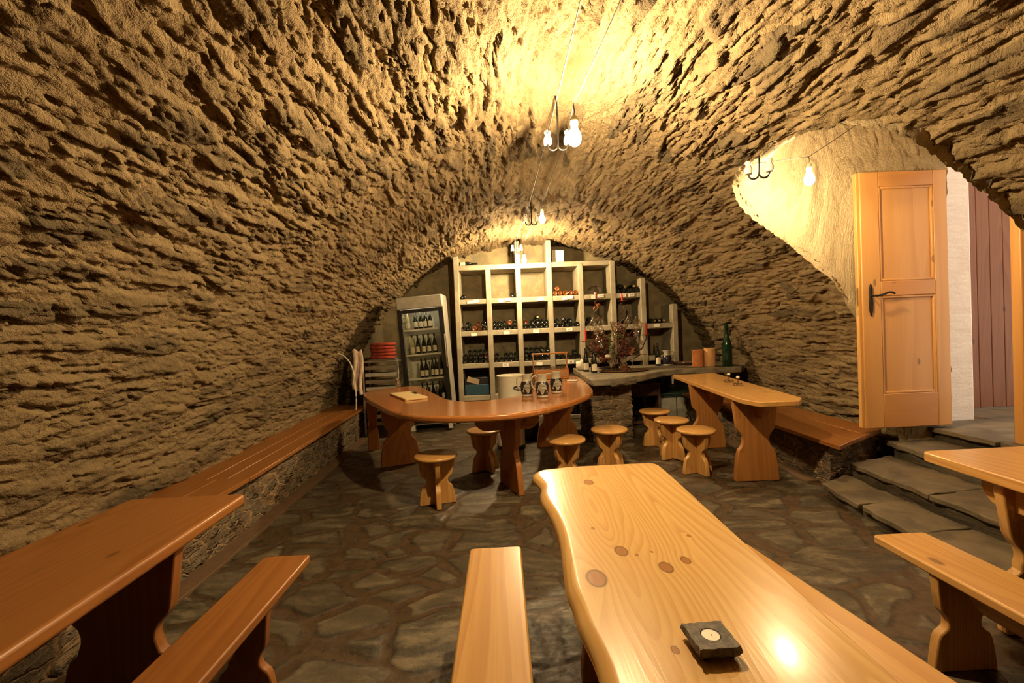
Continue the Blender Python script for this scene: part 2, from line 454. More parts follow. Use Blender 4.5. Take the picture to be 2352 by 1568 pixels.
def grid_surface(name, P, U, V, mat, keep=None, parent=None):
    """P: (n,m,3) points, U,V texture metres; keep: (n-1,m-1) mask"""
    n, m = P.shape[:2]
    idx = np.arange(n*m).reshape(n, m)
    q = np.stack([idx[:-1, :-1], idx[1:, :-1], idx[1:, 1:], idx[:-1, 1:]], -1).reshape(-1, 4)
    if keep is not None: q = q[keep.reshape(-1)]
    used = np.unique(q); mp = np.full(n*m, -1); mp[used] = np.arange(len(used)); q = mp[q]
    vv = P.reshape(-1, 3)[used]; uu = np.stack([U.reshape(-1), V.reshape(-1)], -1)[used]
    me = bpy.data.meshes.new(name)
    me.vertices.add(len(vv)); me.vertices.foreach_set('co', vv.astype(np.float32).ravel())
    me.loops.add(q.size); me.loops.foreach_set('vertex_index', q.astype(np.int32).ravel())
    me.polygons.add(len(q)); me.polygons.foreach_set('loop_start', (np.arange(len(q))*4).astype(np.int32))
    me.polygons.foreach_set('loop_total', np.full(len(q), 4, np.int32))
    uv = me.uv_layers.new(name='UVMap'); uv.data.foreach_set('uv', uu[q.ravel()].astype(np.float32).ravel())
    me.update(calc_edges=True); me.validate(); me.shade_smooth()
    return link(name, me, mat, parent)

def sstep(a, b, x):
    t = np.clip((x-a)/(b-a), 0, 1); return t*t*(3-2*t)

# ------------------------------------------------------------------ the vaulted shell
CX, VH = .45, 3.0
def a_right(y): return 3.15 + .25*sstep(5.0, 7.8, y)
def a_left(y): return 2.98 + .20*sstep(3.0, 7.8, y)
def vault_pt(t, y):
    a = np.where(t < pi/2, a_right(y), a_left(y))
    return CX + a*np.cos(t), VH*np.sin(t)
Y0, Y1 = -2.6, 8.05
def passage_near(z): return 2.40 + 0*z
def passage_far(x, z): return 4.0 - .30*(1-sstep(1.45, 2.0, z))*(1-sstep(2.75, 3.1, x))
def spring(x): return 2.0 + .9*sstep(1.9, 3.0, x)
def inside_passage(x, y, z):
    sp = spring(x); yf = passage_far(x, z)
    h = np.clip((z-sp)/.66, 0, 1)
    wdt = np.cbrt(np.clip(1-h**3, 0, 1))
    yc = 3.2
    lo = yc - wdt*(yc-2.40); hi = yc + wdt*(yf-yc)
    return (x > CX) & (z < sp+.66) & (y > lo) & (y < hi)
def build_vault():
    ty = np.concatenate([np.arange(Y0, 0.3, .05), np.arange(.3, 4.4, .0135), np.arange(4.4, Y1+.25, .022)])
    arc = 3.05*pi; nt = int(arc/.0112)
    tt = np.linspace(0.0, pi, nt)
    T, Yg = np.meshgrid(tt, ty, indexing='ij')
    X, Z = vault_pt(T, Yg)
    P = np.stack([X, Yg, Z], -1)
    ins = inside_passage(X, Yg, Z)
    allin = ins[:-1, :-1] & ins[1:, :-1] & ins[1:, 1:] & ins[:-1, 1:]
    tag(grid_surface('ceiling', P, Yg, T*3.05, M['vault'], ~allin), 'rough rubble stone barrel vault forming walls and ceiling', 'vault', kind='structure')
build_vault()

def build_passage():
    # profile from the near wall up over the arch and down the far wall, swept along x
    prof = []
    for z in np.linspace(0.0, 1.0, 60): prof.append(('n', z))
    na = 120
    s_n, s_x = 260, 130
    S = np.linspace(0, 1, s_n); K = np.linspace(0, 1, s_x)
    P = np.zeros((s_n, s_x, 3)); 
    for i, s in enumerate(S):
        # normalised profile coordinates: side, height
        if s < .38: side, f = -1, s/.38; ang = None
        elif s > .62: side, f = 1, (1-s)/.24*.24/.38; ang = None
        else: ang = (s-.38)/.24; side = 0
        # start x on the vault by marching
        def yz(x):
            sp = float(spring(np.array(x)))
            if ang is None:
                z = f*sp
                y = 2.40 if side < 0 else float(passage_far(np.array(x), np.array(z)))
            else:
                a = pi*(1-ang)                         # pi -> near, 0 -> far
                c, sn = cos(a), sin(a)
                e = 2/3
                uu = math.copysign(abs(c)**e, c); vv = abs(sn)**e
                z = sp + .66*vv
                yf = float(passage_far(np.array(x), np.array(z)))
                y = 3.2 + uu*((yf-3.2) if uu > 0 else .8)
            return y, z
        x = 1.2
        while x < 3.7:
            y, z = yz(x)
            if z >= VH or ((x-CX)/float(a_right(np.array(y))))**2 + (z/VH)**2 >= 1.0: break
            x += .01
        x0 = x - .05
        for j, k in enumerate(K):
            xx = x0 + (4.02-x0)*k
            y, z = yz(xx)
            P[i, j] = (xx, y, z)
    U = P[..., 0].copy(); V = np.cumsum(np.concatenate([np.zeros((1, s_x)), np.linalg.norm(np.diff(P, axis=0), axis=-1)], 0), 0)
    tag(grid_surface('wall_passage', P, U, V + 20, M['plaster']), 'pale plastered reveal of the arched doorway passage', 'wall', kind='structure')
build_passage()

def flat_grid(name, o, eu, ev, nu, nv, mat, label, cat, u0=0.0, kind='structure', parent=None):
    o, eu, ev = np.array(o, float), np.array(eu, float), np.array(ev, float)
    a = np.linspace(0, 1, nu); b = np.linspace(0, 1, nv)
    A, B = np.meshgrid(a, b, indexing='ij')
    P = o + A[..., None]*eu + B[..., None]*ev
    ob = grid_surface(name, P, A*np.linalg.norm(eu)+u0, B*np.linalg.norm(ev)+u0*.7, mat, parent=parent)
    return tag(ob, label, cat, kind=kind)

# floor (displaced stone grid), back and front end walls
def build_floor():
    xs = np.arange(-2.9, 4.1, .016); ys = np.concatenate([np.arange(-2.7, .5, .08), np.arange(.5, 3.5, .013), np.arange(3.5, 8.1, .025)])
    X, Yg = np.meshgrid(xs, ys, indexing='ij')
    P = np.stack([X, Yg, np.zeros_like(X)-.008], -1)
    tag(grid_surface('floor', P, X, Yg, M['floor']), 'irregular dark slate flagstones set in brown mortar', 'floor', kind='structure')
build_floor()
tag(MB().box((.5, Y1+.06, 1.7), (8.0, .1, 3.6)).build('wall_back', M['backwall']), 'stained grey rendered end wall behind the wine rack', 'wall', kind='structure')
flat_grid('wall_front', (4.2, Y0+.02, -.1), (-8, 0, 0), (0, 0, 3.4), 120, 60, M['vault'], 'rubble end wall of the cellar facing the rack', 'wall', 40)

# stone ledges under the wall benches
def ledge(name, pts, h, mat, label, u0):
    """masonry face following a line of (x,y); a thin top joins it to the wall"""
    n = []
    pts = [np.array(p, float) for p in pts]
    ds = [np.linalg.norm(b-a) for a, b in zip(pts, pts[1:])]
    L = sum(ds); m = int(L/.018)
    line = []; acc = [0]
    for d in ds: acc.append(acc[-1]+d)
    for q in np.linspace(0, L, m):
        k = min(max(np.searchsorted(acc, q, 'right')-1, 0), len(ds)-1)
        f = (q-acc[k])/ds[k]; line.append(pts[k]*(1-f)+pts[k+1]*f)
    line = np.array(line); q = np.linspace(0, L, m)
    zs = np.linspace(-.03, h, int((h+.03)/.015)+2)
    P = np.zeros((m, len(zs), 3)); P[..., 0] = line[:, 0:1]; P[..., 1] = line[:, 1:2]; P[..., 2] = zs[None]
    U = np.repeat(q[:, None], len(zs), 1) + u0; V = np.repeat(zs[None], m, 0) + u0
    return tag(grid_surface(name, P, U, V, mat), label, 'wall', kind='structure')
ledge('wall_ledge_left', [(-2.02, -2.5), (-2.03, 3.0), (-2.07, 4.8), (-2.15, 7.2), (-2.75, 7.22)][::-1], .40, M['masonry'], 'low slate masonry ledge carrying the left wall bench', 60)
ledge('wall_ledge_right', [(2.80, 7.0), (2.79, 3.85), (3.46, 4.15)][::-1], .37, M['masonry'], 'low slate masonry ledge carrying the right wall bench', 75)
def strip(name, poly, z0, z1, mat, label, bev=.004):
    return tag(MB().prism(poly, z0, z1).build(name, mat, bevel=bev), label, 'trim', kind='structure')
strip('trim_1', [(-2.2, -2.5), (-1.90, -2.5), (-1.90, 3.0), (-1.95, 4.8), (-2.03, 7.2), (-2.3, 7.2)], -.02, .016, M['dirt'], 'brown mortar fillet along the foot of the left ledge')
strip('trim_2', [(2.68, 4.0), (2.9, 4.0), (2.9, 7.0), (2.70, 7.0)], -.02, .016, M['dirt'], 'brown mortar fillet along the foot of the right ledge')

# ------------------------------------------------------------------ stone steps to the door
def rough_slab(mb, poly, z0, z1, seed):
    rr = random.Random(seed)
    pts = []
    n = len(poly)
    for i in range(n):
        a, b = Vector(poly[i]), Vector(poly[(i+1) % n])
        k = max(1, int((b-a).length/.07))
        for j in range(k):
            p = a.lerp(b, j/k); pts.append((p.x + rr.uniform(-.016, .016), p.y + rr.uniform(-.016, .016)))
    mb.prism(pts, z0, z1)
def step_obj(label, slabs, ztop, riser_poly, seed):
    t = thing('stone_step', label, 'step')
    for i, p in enumerate(slabs):
        mb = MB(); rough_slab(mb, p, ztop-.045, ztop + random.Random(seed+i).uniform(-.004, .004), seed+i)
        mb.build('tread_slab', M['step'], t, bevel=.008)
    mb = MB(); rough_slab(mb, riser_poly, -.02, ztop-.043, seed+9)
    mb.build('riser', M['riser'], t, bevel=.006)
    return t
step_obj('lowest broad slate step rising from the flagstone floor', [[(2.52, 2.2), (2.905, 2.2), (2.89, 2.75), (2.49, 2.72)], [(2.49, 2.73), (2.89, 2.76), (2.90, 3.25), (2.53, 3.20)], [(2.53, 3.21), (2.90, 3.26), (2.92, 3.84), (2.57, 3.66)]], .11, [(2.54, 2.22), (2.89, 2.22), (2.90, 3.82), (2.59, 3.64)], 11)
step_obj('second slate step, behind the lowest one', [[(2.88, 2.42), (3.38, 2.42), (3.38, 3.1), (2.90, 3.05)], [(2.90, 3.06), (3.38, 3.11), (3.42, 3.97), (2.93, 3.80)]], .22, [(2.915, 2.43), (3.38, 2.43), (3.42, 3.95), (2.945, 3.79)], 31)
step_obj('third slate step, just below the landing by the open door', [[(3.36, 2.42), (3.82, 2.42), (3.82, 3.45), (3.38, 3.45)], [(3.38, 3.46), (3.82, 3.46), (3.84, 4.0), (3.44, 4.03)]], .33, [(3.40, 2.43), (3.82, 2.43), (3.83, 3.98), (3.45, 3.99)], 51)
step_obj('pale stone landing and threshold in the open doorway', [[(3.80, 2.42), (4.6, 2.42), (4.6, 3.5), (3.80, 3.42)], [(3.80, 3.43), (4.6, 3.51), (4.6, 4.19), (3.82, 4.19)]], .45, [(3.84, 2.43), (4.6, 2.43), (4.6, 4.18), (3.86, 4.18)], 71)

# ------------------------------------------------------------------ doorway: end wall, door leaf, frame, outside
tag(MB().box((4.07, 2.70, 1.8), (.14, 1.14, 3.7)).box((4.07, 3.85, 3.28), (.14, 1.2, .9)).build('wall_right', M['plaster']), 'plastered wall closing the passage beside the doorway', 'wall', kind='structure')
tag(MB().box((4.255, 4.42, 1.6), (.42, .42, 3.6)).build('wall_outside', M['whitewash'], bevel=.02), 'whitewashed stone jamb of the outer doorway in daylight', 'wall', kind='structure')
tag(MB().box((5.6, 3.6, .38), (1.98, 2.6, .12)).build('ground_outside', M['step'], bevel=.01), 'pale paved ground outside the doorway', 'ground', kind='structure')
g = tag(bpy.data.objects.new('door_2', None), 'brown vertical board gate outside the doorway', 'gate', kind='structure'); COL.objects.link(g); g.location = (4.48, 4.72, .445)
gm = MB()
for i in range(12): gm.box((.07 + i*.142, 0, 1.25), (.138, .03, 2.5))
gm.build('board_panel', M['gate'], g, bevel=.006)
gr = MB(); gr.box((.85, .035, .4), (1.7, .04, .12)); gr.box((.85, .035, 2.1), (1.7, .04, .12)); gr.build('rail', M['gate'], g)
tag(MB().box((3.93, 3.345, 1.6), (.09, .075, 2.34)).build('trim_3', M['door_z'], bevel=.008), 'orange pine post of the door frame', 'door frame', kind='structure')

def build_door():
    d = bpy.data.objects.new('door_1', None); COL.objects.link(d)
    d.location = (3.17, 3.94, .475)
    tag(d, 'open two-panelled pine door leaf with black iron handle', 'door', kind='structure')
    W, H, T = .775, 2.245, .05
    st = .165
    def rail(x0, x1, z0, z1, nm, mt): MB().box(((x0+x1)/2, 0, (z0+z1)/2), (x1-x0, T, z1-z0)).build(nm, mt, d, bevel=.006)
    rail(0, st, 0, H, 'stile', M['door_z']); rail(W-.12, W, 0, H, 'stile', M['door_z'])
    rail(st, W-.12, 0, .30, 'rail', M['door_x']); rail(st, W-.12, 1.16, 1.29, 'rail', M['door_x']); rail(st, W-.12, H-.13, H, 'rail', M['door_x'])
    for z0, z1 in ((.30, 1.16), (1.29, H-.13)):
        x0, x1 = st, W-.12
        p = MB(); p.box(((x0+x1)/2, .004, (z0+z1)/2), (x1-x0, .02, z1-z0))
        q = p.build('panel', M['door_z'], d)
        m = MB()
        for a, b, c, e in ((x0, x0+.02, z0, z1), (x1-.02, x1, z0, z1), (x0+.02, x1-.02, z0, z0+.02), (x0+.02, x1-.02, z1-.02, z1)):
            m.box(((a+b)/2, -.010, (c+e)/2), (b-a, .022, e-c))
        m.build('moulding', M['door_z'], d, bevel=.006)
    # rebated edge lath on the lock side
    MB().box((-.012, .006, H/2), (.026, T-.012, H-.01)).build('edge_lath', M['pine_z'], d, bevel=.004)
    # handle: long black plate and curled lever
    pm = MB(); pm.prism([(.055, 1.03), (.068, .985), (.082, 1.03), (.088, 1.10), (.080, 1.16), (.084, 1.23), (.069, 1.275), (.054, 1.23), (.058, 1.16), (.050, 1.10)], -.037, -.024, 'xz')
    pl = pm.build('handle_plate', M['iron'], d, bevel=.003)
    hm = MB(); hm.tube(curve_pts([(.069, -.03, 1.165), (.069, -.075, 1.165), (.09, -.082, 1.163), (.14, -.082, 1.172), (.18, -.08, 1.188), (.215, -.08, 1.188), (.24, -.08, 1.176)], 4), .009, 10)
    hm.build('lever', M['iron'], pl)
    lk = MB(); lk.box((-.026, .0, 1.12), (.004, .02, .24)); lk.build('lock_plate', M['brass'], d)
build_door()

# ------------------------------------------------------------------ furniture builders
def arc_pts(cx, cy, r, a0, a1, n):
    return [(cx + r*cos(RAD(a0+(a1-a0)*i/n)), cy + r*sin(RAD(a0+(a1-a0)*i/n))) for i in range(n+1)]

def hourglass(wt, ww, wb, h):
    """cut-out board outline: wide top, notched waist, flared foot"""
    R = [(wb/2, 0), (wb*.495, .08*h), (wb*.47, .20*h), (wb*.435, .33*h), (wb*.40, .385*h), (wb*.34, .415*h),
         (ww*.53, .45*h), (ww*.50, .485*h), (ww*.50, .52*h), (ww*.53, .56*h), (ww*.60, .59*h), (wt*.40, .625*h), (wt*.425, .66*h), (wt*.46, .82*h), (wt/2, h)]
    return R + [(-x, z) for x, z in reversed(R)]

def smooth_poly(pts, it=2):
    for _ in range(it):
        n = len(pts); q = []
        for i in range(n):
            a, b = pts[i], pts[(i+1) % n]
            q += [(a[0]*.75+b[0]*.25, a[1]*.75+b[1]*.25), (a[0]*.25+b[0]*.75, a[1]*.25+b[1]*.75)]
        pts = q
    return pts

def round_rect(x0, x1, y0, y1, r, n=4):
    return (arc_pts(x1-r, y1-r, r, 0, 90, n) + arc_pts(x0+r, y1-r, r, 90, 180, n) + arc_pts(x0+r, y0+r, r, 180, 270, n) + arc_pts(x1-r, y0+r, r, 270, 360, n))

def board_leg(parent, x, y, wt, ww, wb, h, th, mat, rz=0.0, name='leg', z=0.0):
    m = Matrix.Translation((x, y, z)) @ Matrix.Rotation(rz, 4, 'Z')
    return MB().prism(hourglass(wt, ww, wb, h), -th/2, th/2, 'xz', m).build(name, mat, parent, bevel=.006)

def wing(parent, x, y0, y1, z0, z1, th, mat, rz=0.0, along='y'):
    """brace plank under a top with rounded lower corners"""
    r = min((z1-z0)*.7, .12)
    n = 6
    prof = [(y0, z1), (y0+.02, z0+r)] + [(y0+.02+r-r*cos(RAD(90*i/n)), z0+r-r*sin(RAD(90*i/n))) for i in range(1, n+1)] \
         + [(y1-.02-r+r*sin(RAD(90*i/n)), z0+r-r*cos(RAD(90*i/n))) for i in range(0, n+1)] + [(y1, z1)]
    if along == 'y': return MB().prism(prof, x-th/2, x+th/2, 'yz').build('brace', mat, parent, bevel=.005)
    m = Matrix.Translation((0, x, 0)) @ Matrix.Rotation(rz, 4, 'Z')
    return MB().prism(prof, -th/2, th/2, 'xz', m).build('brace', mat, parent, bevel=.005)

# ---- live-edge table in the foreground
def live_table():
    cx, cy = .48, 1.10
    t = thing('live_edge_table', 'pale live-edge pine table holding the slate candle holder, closest to the viewer', 'table', (cx, cy, 0))
    left = [(.215, 2.362), (.150, 2.33), (.130, 2.27), (.150, 2.18), (.166, 2.10), (.150, 2.02), (.150, 1.93), (.170, 1.80), (.180, 1.68), (.182, 1.56), (.172, 1.43), (.166, 1.33), (.160, 1.25), (.168, 1.17), (.168, 1.10), (.178, 1.03), (.186, .96), (.184, .88), (.180, .78), (.19, .6), (.17, .4), (.18, .2), (.2, .0), (.19, -.12)]
    right = [(.71, -.12), (.735, .4), (.748, .85), (.762, 1.5), (.786, 2.28), (.772, 2.345), (.74, 2.366)]
    poly = smooth_poly([(x-cx, y-cy) for x, y in left + right], 2)
    # the left flank bulges like the outside of the trunk: stack of outlines
    bm = MB(); b = bm.bm
    levels = [(.690, .030), (.697, .006), (.708, -.012), (.722, -.010), (.733, .004), (.7395, .018), (.740, .026)]
    rings = []
    n = len(poly)
    for z, ins in levels:
        ring = []
        for i, (x, y) in enumerate(poly):
            p0, p1 = Vector(poly[i-1]), Vector(poly[(i+1) % n])
            d = (p1-p0).normalized(); nr = Vector((d.y, -d.x))
            cxy = Vector((x, y))
            if nr.dot(cxy) < 0: nr = -nr
            live = 1.0 if x < -.20 else .28
            wob = .006*sin(y*23+z*60) if x < -.20 else 0
            k = ins*live + wob*(.75-z)*8*(.5 if ins > 0 else 0)
            q = cxy - nr*k
            ring.append(b.verts.new((q.x, q.y, z)))
        rings.append(ring)
    for A, B in zip(rings, rings[1:]):
        for i in range(n): b.faces.new((A[i], A[(i+1) % n], B[(i+1) % n], B[i]))
    b.faces.new(rings[-1]); b.faces.new(rings[0])
    bm.build('tabletop', M['live'], t, angle=50)
    board_leg(t, .50-cx, 1.86-cy, .40, .25, .46, .69, .05, M['pine_z'])
    board_leg(t, .50-cx, .40-cy, .40, .25, .46, .69, .05, M['pine_z'])
    wing(t, .50-cx, .48-cy, 1.80-cy, .54, .69, .04, M['pine_y'])
live_table()

def bench(label, x0, x1, y0, y1, wood_, rz=0.0, loc=None, z=.43, leg_y=(.33, .33), group=None):
    cx, cy = (x0+x1)/2, (y0+y1)/2
    t = thing('bench', label, 'bench', loc or (cx, cy, 0), rz, group)
    w_, l_ = (x1-x0)/2, (y1-y0)/2
    MB().prism(round_rect(-w_, w_, -l_, l_, .018), z-.038, z).build('seat', M[wood_+'_y'], t, bevel=.007)
    for yy in (-l_+leg_y[0], l_-leg_y[1]):
        board_leg(t, 0, yy, w_*1.86, w_*1.1, w_*2.1, z-.038, .04, M[wood_+'_z'])
    wing(t, 0, -l_+leg_y[0]+.02, l_-leg_y[1]-.02, .28, z-.038, .03, M[wood_+'_y'])
    return t
bench('pine bench on the dark wall side of the pale live-edge table', -.195, .048, .30, 2.165, 'pine', leg_y=(.33, .40))
bench('pine bench peeking out along the straight right edge of the live-edge table', -.115, .115, -.95, .95, 'pine', rz=RAD(8.5), loc=(1.122, 1.12, 0), leg_y=(.33, .60))
bench('orange-brown bench in front of the table by the left wall', -1.185, -.963, -.10, 2.195, 'deep', leg_y=(.33, .38))
bench('pine bench nearest the stone steps, in front of the right-hand table', 1.705, 1.952, .1, 2.09, 'pine', leg_y=(.33, .29))

def plank_table(name, label, loc, poly, z, th, wood_, legs, braces, group=None):
    t = thing(name, label, 'table', loc, 0, group)
    MB().prism([(x-loc[0], y-loc[1]) for x, y in poly], z-th-loc[2], z-loc[2]).build('tabletop', M[wood_+'_y'], t, bevel=.014, seg=3)
    for (x, y, wt, ww, wb, rz) in legs:
        board_leg(t, x-loc[0], y-loc[1], wt, ww, wb, z-th-loc[2], .05, M[wood_+'_z'], rz)
    for (x, y0, y1, z0) in braces:
        wing(t, x-loc[0], y0-loc[1], y1-loc[1], z0-loc[2], z-th-loc[2], .04, M[wood_+'_y'])
    return t
def soft(poly, r=.03):
    """clip the corners of an outline"""
    out = []; n = len(poly)
    for i in range(n):
        a, b, c = Vector(poly[i-1]), Vector(poly[i]), Vector(poly[(i+1) % n])
        u, v = (a-b).normalized(), (c-b).normalized()
        p, q = b+u*r, b+v*r
        for k in range(4):
            f = k/3; out.append(tuple((p.lerp(b, f)).lerp(b.lerp(q, f), f)))
    return out
plank_table('trestle_table', 'reddish trestle table against the left wall bench', (-1.53, 1.0, 0), soft([(-1.85, -.2), (-1.18, -.2), (-1.215, 1.0), (-1.255, 2.195), (-1.80, 2.20)], .03), .74, .05, 'deep',
            [(-1.52, 1.78, .48, .28, .46, 0), (-1.52, .25, .48, .28, .46, 0)], [(-1.52, .3, 1.72, .57)])
plank_table('trestle_table', 'pine trestle table at the right edge of the room by the stone steps', (2.45, 1.3, 0), soft([(2.02, .2), (2.66, .2), (2.82, 2.33), (2.175, 2.33)], .03), .74, .05, 'pine',
            [(2.42, 1.97, .44, .27, .42, RAD(-6)), (2.30, .6, .44, .27, .42, RAD(-6))], [(2.275, 1.45, 2.13, .55)])
def high_table():
    t = plank_table('trestle_table', 'narrow tall pine table with two small candle stands on it', (2.40, 4.8, 0), soft([(2.04, 3.87), (2.085, 3.67), (2.40, 3.645), (2.515, 3.78), (2.84, 6.05), (2.26, 6.02)], .035), .80, .045, 'pine', [], [])
    for x, y in ((2.29, 4.12), (2.385, 5.30)):
        board_leg(t, x-2.40, y-4.8, .41, .235, .40, .755, .055, M['mid_z'], RAD(-2))
    for y0_, y1_, x_ in ((3.93, 4.34, 2.315), (5.08, 5.52, 2.40)):
        wing(t, x_-2.40, y0_-4.8, y1_-4.8, .585, .755, .045, M['mid_y'])
high_table()

def curved_table():
    loc = (-.3, 5.0, 0)
    t = thing('curved_table', 'large crescent-shaped reddish table with stoneware jugs and a chopping board', 'table', loc)
    outer = [(-1.74, 5.95), (-1.735, 5.58), (-1.56, 5.15), (-1.256, 4.57), (-1.10, 4.25), (-.93, 4.00), (-.76, 3.84), (-.57, 3.755), (-.40, 3.70), (-.21, 3.685), (-.03, 3.70), (.145, 3.745), (.36, 3.91), (.565, 4.15), (.77, 4.44), (.94, 4.76), (1.005, 5.14), (1.055, 5.75), (1.08, 6.35), (1.06, 6.66)]
    inner = [(.99, 6.70), (.49, 6.66), (.445, 6.60), (.42, 6.1), (.36, 5.5), (.27, 5.08), (.17, 4.82), (.02, 4.66), (-.15, 4.56), (-.28, 4.525), (-.40, 4.545), (-.52, 4.64), (-.64, 4.86), (-.80, 5.28), (-.96, 5.72), (-1.08, 6.05), (-1.17, 6.19), (-1.30, 6.24), (-1.66, 6.02)]
    p = smooth_poly([(x-loc[0], y-loc[1]) for x, y in outer+inner], 2)
    MB().prism(p, .735, .79).build('tabletop', M['red_x'], t, bevel=.018, seg=3)
    def leg(xa, ya, xb, yb, wt, ww):
        L = sqrt((xb-xa)**2+(yb-ya)**2); a = math.atan2(yb-ya, xb-xa)
        board_leg(t, (xa+xb)/2-loc[0], (ya+yb)/2-loc[1], wt, ww, L, .735, .055, M['red_z'], a)
    leg(-1.425, 5.14, -1.01, 5.30, .42, .26)
    leg(-.05, 4.47, .118, 4.02, .46, .30)
    leg(.385, 5.70, .925, 5.75, .52, .34)
    leg(-1.80, 5.95, -1.665, 6.0, .15, .10)
    wing(t, 4.31-loc[1], -.32-loc[0], .345-loc[0], .535, .735, .04, M['red_x'], along='x', rz=RAD(0))
curved_table()

# ---- stools
def make_stool(first=None):
    if first: return copy_tree(first)
    t = thing('stool', '', 'stool')
    MB().lathe([(0, .400), (.172, .400), (.182, .404), (.187, .415), (.184, .426), (.176, .431), (0, .431)], 48).build('seat', M['pine_x'], t, angle=45)
    MB().prism(hourglass(.325, .185, .315, .40), -.021, .021, 'xz').build('leg_panel', M['pine_z'], t, bevel=.004)
    for s in (1, -1):
        half = [(x, z) for x, z in hourglass(.325, .185, .315, .40) if x > 0]
        MB().prism([(.021, 0)] + half + [(.021, .40)], -.021, .021, 'xz', Matrix.Rotation(RAD(90*s), 4, 'Z')).build('leg_panel', M['pine_z'], t, bevel=.004)
    return t
stools = [(-.615, 3.945, 12, 'round pine stool in front of the left half of the crescent table'),
          (-.235, 4.875, 35, 'round pine stool tucked behind the crescent table near its middle leg'),
          (.567, 4.30, 40, 'round pine stool between the crescent table and the live-edge table end'),
          (1.063, 4.64, 22, 'round pine stool with half its seat in shadow, beside the stone pier'),
          (1.835, 5.53, 8, 'round pine stool farthest back in the line beside the tall narrow table'),
          (1.828, 4.96, 30, 'middle round pine stool of the line beside the tall narrow table'),
          (1.875, 4.43, 14, 'front round pine stool of the line beside the tall narrow table')]
st0 = None
for x, y, r, lab in stools:
    s = make_stool(st0); st0 = st0 or s
    s.location = (x, y, 0); s.rotation_euler = (0, 0, RAD(r)); s['label'] = lab; s['group'] = 'round stools'

# ---- wall benches
def wall_bench(label, rows, z, mat, th=.035):
    """rows: list of plank outlines"""
    x0 = sum(p[0] for r in rows for p in r)/sum(len(r) for r in rows); y0 = sum(p[1] for r in rows for p in r)/sum(len(r) for r in rows)
    t = thing('wall_bench', label, 'bench', (x0, y0, z-th))
    for r in rows:
        MB().prism([(x-x0, y-y0) for x, y in r], 0, th).build('seat_plank', M[mat], t, bevel=.005)
    return t
wall_bench('far run of orange plank seating on the left stone ledge', [
    [(-1.975, 3.515), (-2.145, 3.515), (-2.30, 7.22), (-2.125, 7.20)], [(-2.15, 3.515), (-2.30, 3.515), (-2.47, 7.24), (-2.305, 7.22)], [(-2.305, 3.515), (-2.52, 3.515), (-2.72, 7.26), (-2.475, 7.24)]], .43, 'deep_y')
wall_bench('near run of orange plank seating on the left stone ledge, behind the trestle table', [
    [(-1.95, -.8), (-2.18, -.8), (-2.205, 3.50), (-1.97, 3.50)], [(-2.185, -.8), (-2.50, -.8), (-2.53, 3.50), (-2.21, 3.50)]], .437, 'deep_y')
wall_bench('plank seating along the right wall beside the open door', [
    [(2.705, 3.62), (2.94, 3.78), (2.94, 6.95), (2.72, 6.9)], [(2.945, 3.783), (3.18, 3.93), (3.18, 6.95), (2.945, 6.95)], [(3.185, 3.933), (3.46, 4.10), (3.50, 6.95), (3.185, 6.95)]], .42, 'deep_y', .038)

# ------------------------------------------------------------------ concrete wine rack on the end wall
XS = [-.70, -.185, .31, .825, 1.337, 1.866, 2.36, 2.875]
ZS = [.41, .94, 1.47, 1.99, 2.545]
YF, DEP, TH = 7.45, .56, .086
def wine_rack():
    t = thing('wine_rack', 'tall pale cast concrete wine rack stepped under the vault', 'wine rack', (1.0, YF, 0))
    tops = [2.74, 2.545, 2.95, 2.95, 2.545, 2.575, 2.27, 1.82]
    for x, zt in zip(XS, tops):
        w_ = .092 if x in (1.866, 2.36, 2.875) else TH
        MB().box((x-1.0, DEP/2, zt/2), (w_, DEP, zt)).build('post', M['concrete'], t, bevel=.012)
    ends = [(XS[0], XS[7]), (XS[0], XS[7]), (XS[0], XS[7]), (XS[0], XS[6]), (XS[0], XS[5])]
    for z, (a, b) in zip(ZS, ends):
        MB().box(((a+b)/2-1.0, DEP/2+.004, z), (b-a, DEP-.01, TH)).build('shelf_board', M['concrete'], t, bevel=.010)
    MB().box(((XS[0]+XS[7])/2-1.0, DEP/2+.004, .03), (XS[7]-XS[0], DEP-.01, .07)).build('shelf_board', M['concrete'], t, bevel=.01)
    cards = [(-.49, 1.985, 0), (-.39, 2.00, 0), (.02, 1.985, 0), (.13, 2.00, 0), (.665, 1.99, 0), (1.07, 1.985, 0), (1.15, 2.0, 0),
             (1.545, 1.985, 1), (1.655, 2.00, 2), (2.02, 1.995, 3), (2.16, 1.995, 4), (-.45, 1.455, 0), (.085, 1.46, 0), (.57, 1.465, 5), (1.115, 1.47, 6),
             (2.56, 1.475, 7), (.045, .935, 8), (.60, .93, 9), (1.12, .94, 10)]
    for x, z, k in cards:
        wdt, hgt = (.095, .048) if k < 5 or k == 7 else (.10, .055)
        c = MB().box((x-1.0, -.004, z), (wdt, .004, hgt), (0, RAD(random.uniform(-3, 3)), 0)).build('label_card', M['card'], t)
        txt = {1: '#15', 2: '#14', 3: '#17', 4: '#18', 5: '#1', 6: '#5', 8: 'P/S', 10: '#5'}.get(k)
        if txt:
            cu = bpy.data.curves.new('lettering', 'FONT'); cu.body = txt; cu.size = .036; cu.align_x = 'CENTER'; cu.align_y = 'CENTER'; cu.extrude = .0006
            cu.materials.append(M['ink']); tmp = bpy.data.objects.new('lettering_curve', cu)
            me = bpy.data.meshes.new_from_object(tmp); bpy.data.objects.remove(tmp); bpy.data.curves.remove(cu)
            to = bpy.data.objects.new('lettering', me); COL.objects.link(to); to.parent = c
            to.location = (x-1.0, -.0072, z); to.rotation_euler = (RAD(90), 0, 0)
wine_rack()

